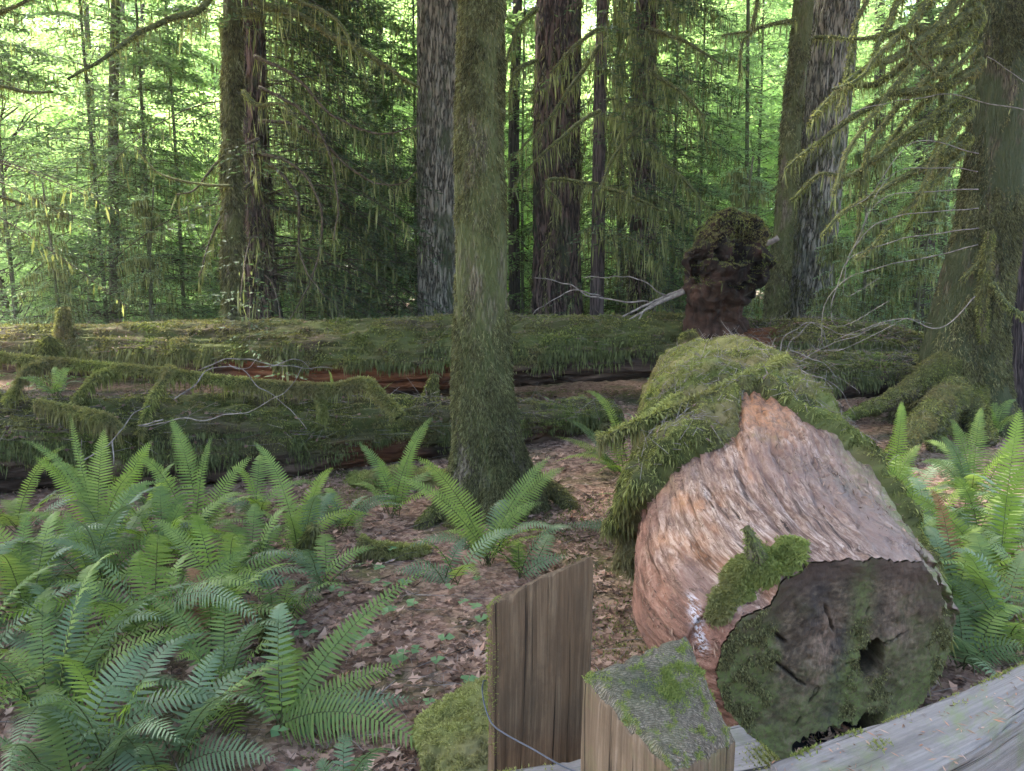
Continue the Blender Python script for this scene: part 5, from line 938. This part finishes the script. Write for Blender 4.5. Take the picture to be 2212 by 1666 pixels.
fern(180, 1460, 3.6, 8, .65, 'fern filling the gap between the lower left corner fern and the upright narrow one', [(260, 1330, .2, 'g', .1, .09)], 40, kinds='ggb')
fern(610, 1360, 4.2, 5, .5, 'small spreading fern beside the upright mossy stub', [(700, 1290, .1, 'g', .2, .06)], 41, kinds='gb')
fern(30, 1240, 4.6, 7, .7, 'fern at the left edge with dark backs of fronds showing', [], 42, kinds='bgd')
fern(350, 1200, 5.0, 7, .65, 'fern filling in behind the broad arching one', [(400, 1080, .1, 'g', .1, .07)], 43, kinds='ggy')
fern(540, 1240, 4.9, 6, .6, 'fern between the bushy one and the curled-tip one', [], 44, kinds='ggb')
fern(140, 1700, 2.75, 7, .6, 'dark blue-green fern cut by the bottom edge near the left corner', [], 45, kinds='bbg')
fern(1960, 1180, 4.9, 6, .5, 'low fern pressed against the mossy right flank of the big log', [(1935, 1075, 0, 'g', .2, .07)], 46, kinds='bg')
fern(2060, 1270, 4.2, 6, .6, 'drooping fern low beside the sawn end of the big log', [(2180, 1400, -.3, 'g', .2, .09)], 47, kinds='bg')
fern(1900, 960, 7.2, 6, .5, 'small fern beyond the mossy log flank, before the longest root', [], 48, kinds='gb')
fern(2200, 1040, 6.1, 6, .6, 'fern near the right edge in front of the dark trunk', [], 49, kinds='gyb')

fern(1990, 1000, 6.6, 7, .65, 'arching fern in the shade between the bright curved frond and the leaning tree', [(1900, 1010, -.1, 'b', .3, .07)], 50, kinds='bbg', el=(.05, .7))
fern(2120, 1120, 5.3, 8, .7, 'blue-green fern arching in the centre of the right-hand bank', [(2010, 1110, -.1, 'b', .3, .08), (2060, 1030, 0, 'g', .25, .08)], 51, kinds='bbg', el=(.05, .7))
fern(2100, 1330, 3.7, 7, .6, 'fern spilling down beside the right edge of the sawn end', [(2212, 1400, -.2, 'b', .25, .085), (2060, 1290, 0, 'b', .2, .07)], 52, kinds='bbg', el=(.05, .6))
fern(2000, 1130, 5.2, 7, .6, 'fern leaning against the big log just below its right-hand moss', [(1930, 1090, 0, 'b', .3, .07)], 53, kinds='bg', el=(.05, .7))
# ================================================================ split-cedar fence in the foreground
def timber(name, parent, C8, mats, label=None, sub=.006, amp=.004, along=2, frame=None, topmat=False, chip=0., seed=0, attrs=None):
    """hewn block between eight corners: C8[i][j][k] at u=i (x), v=j (y), w=k (z); grain along axis `along`"""
    C8 = np.array(C8, float).reshape(2, 2, 2, 3); mb = MB()
    def tri(u, v, w):
        u, v, w = u[:, None], v[:, None], w[:, None]; s = 0
        for i in (0, 1):
            for j in (0, 1):
                for k in (0, 1): s = s + (u if i else 1-u) * (v if j else 1-v) * (w if k else 1-w) * C8[i, j, k]
        return s
    ext = [np.linalg.norm(C8[1, 0, 0] - C8[0, 0, 0]), np.linalg.norm(C8[0, 1, 0] - C8[0, 0, 0]), np.linalg.norm(C8[0, 0, 1] - C8[0, 0, 0])]; cen = C8.reshape(-1, 3).mean(0)
    for ax in range(3):
        for side in (0, 1):
            a, b = [k for k in range(3) if k != ax]; na = int(np.clip(ext[a] / (sub * (3 if a == along else 1)), 6, 260)); nb_ = int(np.clip(ext[b] / (sub * (3 if b == along else 1)), 6, 260))
            A, B = np.meshgrid(np.linspace(0, 1, na + 1), np.linspace(0, 1, nb_ + 1)); uvw = [None] * 3; uvw[a] = A.ravel(); uvw[b] = B.ravel(); uvw[ax] = np.full(A.size, float(side)); V = tri(*uvw)
            # round the arrises
            e = [np.minimum(uvw[k], 1 - uvw[k]) * ext[k] for k in range(3)]; es = np.sort(np.stack(e), 0)[1]; inward = norm(cen - V) * 1.; V = V + inward * (np.clip(.013 - es, 0, 1) * .75)[:, None]
            q = np.stack([uvw[k] * ext[k] for k in range(3)], 1); gq = q * [70 if k != along else 2.2 for k in range(3)] + seed; lo = q * [14 if k != along else 2.5 for k in range(3)] + seed
            dv = np.stack([noise3(gq) + .5 * noise3(gq * 2.3 + 5), noise3(gq + 40) + .5 * noise3(gq * 2.3 + 50), noise3(gq + 80)], 1) * amp + np.stack([noise3(lo), noise3(lo + 30), noise3(lo + 60) * .6], 1) * amp * 3.2
            kn = fbm(q * [40 if k != along else 9 for k in range(3)] + seed, 3); V = V + inward * (np.clip(.03 - es, 0, 1) * .5 * np.clip(kn, 0, 1))[:, None]
            if chip: dv += np.stack([noise3(q * 3.2 + seed), noise3(q * 3.2 + 20 + seed), noise3(q * 3.2 + 40 + seed)], 1) * chip
            V = V + dv; n1 = na + 1; i = np.arange(nb_)[:, None] * n1 + np.arange(na)[None]; F = np.stack([i, i + 1, i + n1 + 1, i + n1], -1).reshape(-1, 4)
            nn = np.cross(V[F[0, 1]] - V[F[0, 0]], V[F[0, 3]] - V[F[0, 0]]); ctr = V.mean(0) - cen
            if nn @ ctr < 0: F = F[:, ::-1]
            l = q[:, [k for k in range(3) if k != along] + [along]]; at = dict(lc=l)
            if topmat and ax == 2 and side == 1: at.update(attrs(uvw[0], uvw[1], q)); mb.add(V, F, 1, **at)
            else: mb.add(V, F, 0, **at)
    o = mb.build(name, mats, parent); 
    if label: o['label'] = label
    return o, mb
def col_(x, y, ztop, zbot=-.2): return [[x, y, zbot], [x, y, ztop]]
fp = thing('fence_post', 'near square cedar post with a slanting sawn top speckled with green moss', 'post', (.27, 1.19, 0))
L_, B_, R_, F_ = P(1255, 1451, 1.22), P(1484, 1362, 1.31), P(1591, 1594, 1.17), P(1451, 1653, 1.08)
# u: L->Fr (toward the viewer), v: L->B
C = [[col_(*L_), col_(*B_)], [col_(*F_), col_(*R_)]]
for c in (C[0][0], C[0][1], C[1][0], C[1][1]): c[0][0] += (c[1][0] - .27) * .06; c[0][1] += (c[1][1] - 1.19) * .06
def top_attrs(u, v, q):
    n = fbm(np.stack([u * 9, v * 9, u * 0], 1), 3); gr = np.exp(-(((u - .42) / .13) ** 2 + ((v - .62) / .2) ** 2)) + .8 * np.exp(-(((u - .03) / .12) ** 2 + ((v - .0) / .12) ** 2)) + .7 * np.exp(-(((u - .35) / .06) ** 2 + ((v - .9) / .12) ** 2)) + .45 * sstep(.1, .6, n)
    return dict(green=np.clip(gr * (.8 + n), 0, 1), damp=np.clip(np.exp(-(((u - .33) / .16) ** 2 + ((v - .38) / .2) ** 2)) + .6 * np.exp(-(((u - .6) / .1) ** 2 + ((v - .6) / .2) ** 2)), 0, 1))
o, mb = timber('post', fp, C, [POST_FRONT, POSTTOP], sub=.0035, amp=.0014, topmat=True, chip=.006, seed=3, attrs=top_attrs)
g = np.random.default_rng(12)
m2 = MB(); Vt = mb.V[-1]; gt = mb.A['green'][-1]; j = g.choice(len(Vt), 5200, p=gt ** 1.5 / (gt ** 1.5).sum())
b = blades(Vt[j] + g.normal(size=(5200, 3)) * .0015, Z + g.normal(size=(5200, 3)) * .7, .003 + .004 * g.random(5200), .0018, g); m2.add(b[0], b[1], 0, var=np.clip(b[2] * .5 + .5, 0, 1)); m2.build('moss_tufts', MOSS, o, ORG[fp.name])['kind'] = 'stuff'
# tall split post behind the rail
bp = thing('fence_post', 'tall dark brown split cedar post with an angled top, behind the rail', 'post', (.16, 1.66, 0))
a0, a1, a2, a3 = P(1062, 1300, 1.62), P(1280, 1196, 1.60), P(1052, 1305, 1.74), P(1262, 1215, 1.76)
C = [[[[a0[0] - .005, 1.62, -.2], list(a0)], [[a2[0] - .01, 1.74, -.2], list(a2)]], [[[a1[0] - .018, 1.60, -.2], list(a1)], [[a3[0] - .02, 1.76, -.2], list(a3)]]]
o, _ = timber('post', bp, C, [POST_BROWN], sub=.0045, amp=.0022, chip=.006, seed=8)
# chamfered left shoulder is hewn by moving the top left corner down
me = o.data; co = np.empty(len(me.vertices) * 3, np.float32); me.vertices.foreach_get('co', co); co = co.reshape(-1, 3); w = co + np.array(ORG[bp.name]); xs_ = (w[:, 0] - a0[0]) / (a1[0] - a0[0]); zt = a0[2] + (a1[2] - a0[2]) * xs_
lim = np.interp(xs_, [-.1, 0, .09, .26, 1.1], [a0[2] - .03, a0[2] - .005, P(1085, 1275, 1.62)[2], P(1113, 1256, 1.62)[2], a1[2] + .012]); hi = w[:, 2] > lim; co[hi, 2] -= (w[:, 2] - lim)[hi] * .9; me.vertices.foreach_set('co', co.ravel()); me.update()
V = co + np.array(ORG[bp.name]); m2 = MB(); ed = (V[:, 0] < a0[0] + .02) & (V[:, 2] > .9); j = g.choice(np.where(ed)[0], 1500); b = blades(V[j], np.array([-.5, -.1, .3]) + g.normal(size=(1500, 3)) * .6, .004 + .006 * g.random(1500), .002, g); m2.add(b[0], b[1], 0, var=b[2] * .5 + .4); m2.build('moss_tufts', MOSS, o, ORG[bp.name])['kind'] = 'stuff'

def rail(label, A0, A1, B0, B1, th, mat, seed, chip=.012):
    """A0-A1 far top edge, B0-B1 near top edge (left to right)"""
    root = thing('fence_rail', label, 'rail', (A0 + A1 + B0 + B1) / 4 - Z * th, 'rails of the split cedar fence')
    d = np.array([0, 0, th]); C = [[[B0 - d, B0], [A0 - d, A0]], [[B1 - d, B1], [A1 - d, A1]]]
    return root, timber('timber', root, C, [mat], sub=.0045, amp=.0018, along=0, chip=chip, seed=seed)
def onz(px_, py_, z):
    a = (px_ - 1106) / FPX; b = -(py_ - 833) / FPX; d = np.array([a, cA + b * sA, -sA + b * cA]); return np.array([0, 0, CAMH]) + d * ((z - CAMH) / d[2])
zr = 1.10
RA0, RA1 = onz(1655, 1655, zr), onz(2330, 1378, zr); RB0, RB1 = onz(1790, 1790, zr), onz(2330, 1480, zr)
rr, (ro, rmb) = rail('wide silvery weathered rail running out at the lower right', RA0, RA1, RB0, RB1, .15, RAILMAT, 21, .014)
zl = 1.02
LA0, LA1 = onz(800, 1722, zl), onz(1600, 1562, zl); LB0, LB1 = onz(760, 1850, zl), onz(1720, 1668, zl)
lr, (lo_, lmb) = rail('short lower rail end passing behind the near post, moss at its tip', LA0, LA1, LB0, LB1, .10, RAILMAT, 33, .006)
mb = MB(); Vr = np.concatenate(rmb.V); tp = Vr[(Vr[:, 2] > zr - .02)]; j = g.choice(len(tp), 260); L = .006 + .02 * g.random(260); d = g.normal(size=(260, 3)) * [1, 1, .05]; b = blades(tp[j] + [0, 0, .002], d, L, .0022 + .002 * g.random(260), g); mb.add(b[0], b[1], 0, var=np.clip(b[2] + .3, 0, 1))
tag(mb.build('needle_debris', LITTER), kind='stuff')
mb = MB()
for root_, Vr, zz, lab in ((rr, np.concatenate(rmb.V), zr, 0), (lr, np.concatenate(lmb.V), zl, 1)):
    m = MB(); tp = Vr[Vr[:, 2] > zz - .03]; e = fbm(tp * 9 + 4, 3); A_, B_2 = (RA0, RA1) if lab == 0 else (LB0, LB1); dd = norm(B_2 - A_); dist = np.linalg.norm(np.cross(tp - A_, dd), axis=1); wgt = np.exp(-(dist / .012) ** 2) * sstep(-.1, .4, e) + (sstep(.45, .7, e) * .25)
    if lab: wgt += 2 * np.exp(-(np.linalg.norm(tp - LA1, axis=1) / .09) ** 2) * 0 + 3 * np.exp(-(np.linalg.norm(tp - onz(1665, 1640, zl), axis=1) / .035) ** 2) + 2 * np.exp(-(np.linalg.norm(tp - onz(1080, 1645, zl), axis=1) / .03) ** 2)
    j = g.choice(len(tp), 3200, p=wgt / wgt.sum()); b = blades(tp[j], Z * .7 + g.normal(size=(3200, 3)) * .7, .004 + .006 * g.random(3200), .002, g); m.add(b[0], b[1], 0, var=np.clip(b[2] * .6 + .35, 0, 1)); m.build('moss_tufts', MOSS, root_)['kind'] = 'stuff'
# wire looped round the tall post and down to the near post
w = even(np.array([P(1180, 1475, 1.83), P(1060, 1470, 1.80), P(1043, 1478, 1.70), P(1046, 1520, 1.60), P(1062, 1562, 1.54), P(1090, 1585, 1.49), P(1150, 1618, 1.38), P(1205, 1650, 1.30), P(1245, 1668, 1.22)]), 90)[0]
V, F, lc, D = sweep(w, .0018, 8); f, t = split_degenerate(F); mb = MB(); mb.add(V, f); mb.order.append((t, 0)); tag(mb.build('wire', WIRE), 'thin steel wire looped round the tall post and down to the near post', 'wire')
# ================================================================ camera, light, world
cam = bpy.data.cameras.new('camera'); co_ = bpy.data.objects.new('camera', cam); COL.objects.link(co_); co_.location = (0, 0, CAMH); co_.rotation_euler = (pi / 2 - TILT, 0, 0)
cam.sensor_width = 36; cam.lens = 36 * FPX / 2212; cam.clip_start = .05; cam.clip_end = 1000; SC.camera = co_
SUN_EL, SUN_AZ = radians(58), radians(-52)     # azimuth from +Y towards +X: behind the trees, a little left
wd = bpy.data.worlds.new('World'); SC.world = wd; wd.use_nodes = True; nt = wd.node_tree; bg = nt.nodes['Background']
sky = nt.nodes.new('ShaderNodeTexSky'); sky.sky_type = 'NISHITA'; sky.sun_disc = False; sky.sun_elevation = SUN_EL; sky.sun_rotation = SUN_AZ; sky.air_density = 1.; sky.dust_density = 4.; sky.ozone_density = .4
nt.links.new(sky.outputs[0], bg.inputs[0]); bg.inputs[1].default_value = .15
sl = bpy.data.lights.new('sun', 'SUN'); sl.energy = 4.8; sl.angle = radians(16.); sl.color = (1., .95, .86); so = bpy.data.objects.new('sun', sl); COL.objects.link(so)
from mathutils import Vector
sd = Vector((sin(SUN_AZ) * cos(SUN_EL), cos(SUN_AZ) * cos(SUN_EL), sin(SUN_EL))); so.rotation_euler = sd.to_track_quat('Z', 'Y').to_euler(); so.location = tuple(sd * 30)
SC.view_settings.view_transform = 'Standard'; SC.view_settings.look = 'None'; SC.view_settings.gamma = 1; SC.view_settings.exposure = 3.02
SC.render.engine = 'CYCLES'; cy = SC.cycles; cy.max_bounces = 7; cy.diffuse_bounces = 4; cy.glossy_bounces = 2; cy.transmission_bounces = 4; cy.transparent_max_bounces = 4; cy.use_denoising = True; cy.denoiser = 'OPENIMAGEDENOISE'; cy.use_adaptive_sampling = True; cy.adaptive_threshold = .02; cy.caustics_reflective = False; cy.caustics_refractive = False; cy.sample_clamp_indirect = 6

t = NT('haze'); v_ = t.N.new('ShaderNodeVolumePrincipled'); v_.inputs['Color'].default_value = (.93, 1., .92, 1); v_.inputs['Density'].default_value = .0009; v_.inputs['Anisotropy'].default_value = .35; t.L.new(v_.outputs[0], t.out.inputs['Volume'])
bx = np.array([[x, y, z] for x in (-410, 410) for y in (-70, 410) for z in (-3.2, 33)], float); mb = MB(); mb.add(bx, np.array([[0, 1, 3, 2], [4, 6, 7, 5], [0, 4, 5, 1], [2, 3, 7, 6], [0, 2, 6, 4], [1, 5, 7, 3]])); tag(mb.build('haze', t.m, smooth=False), kind='stuff')
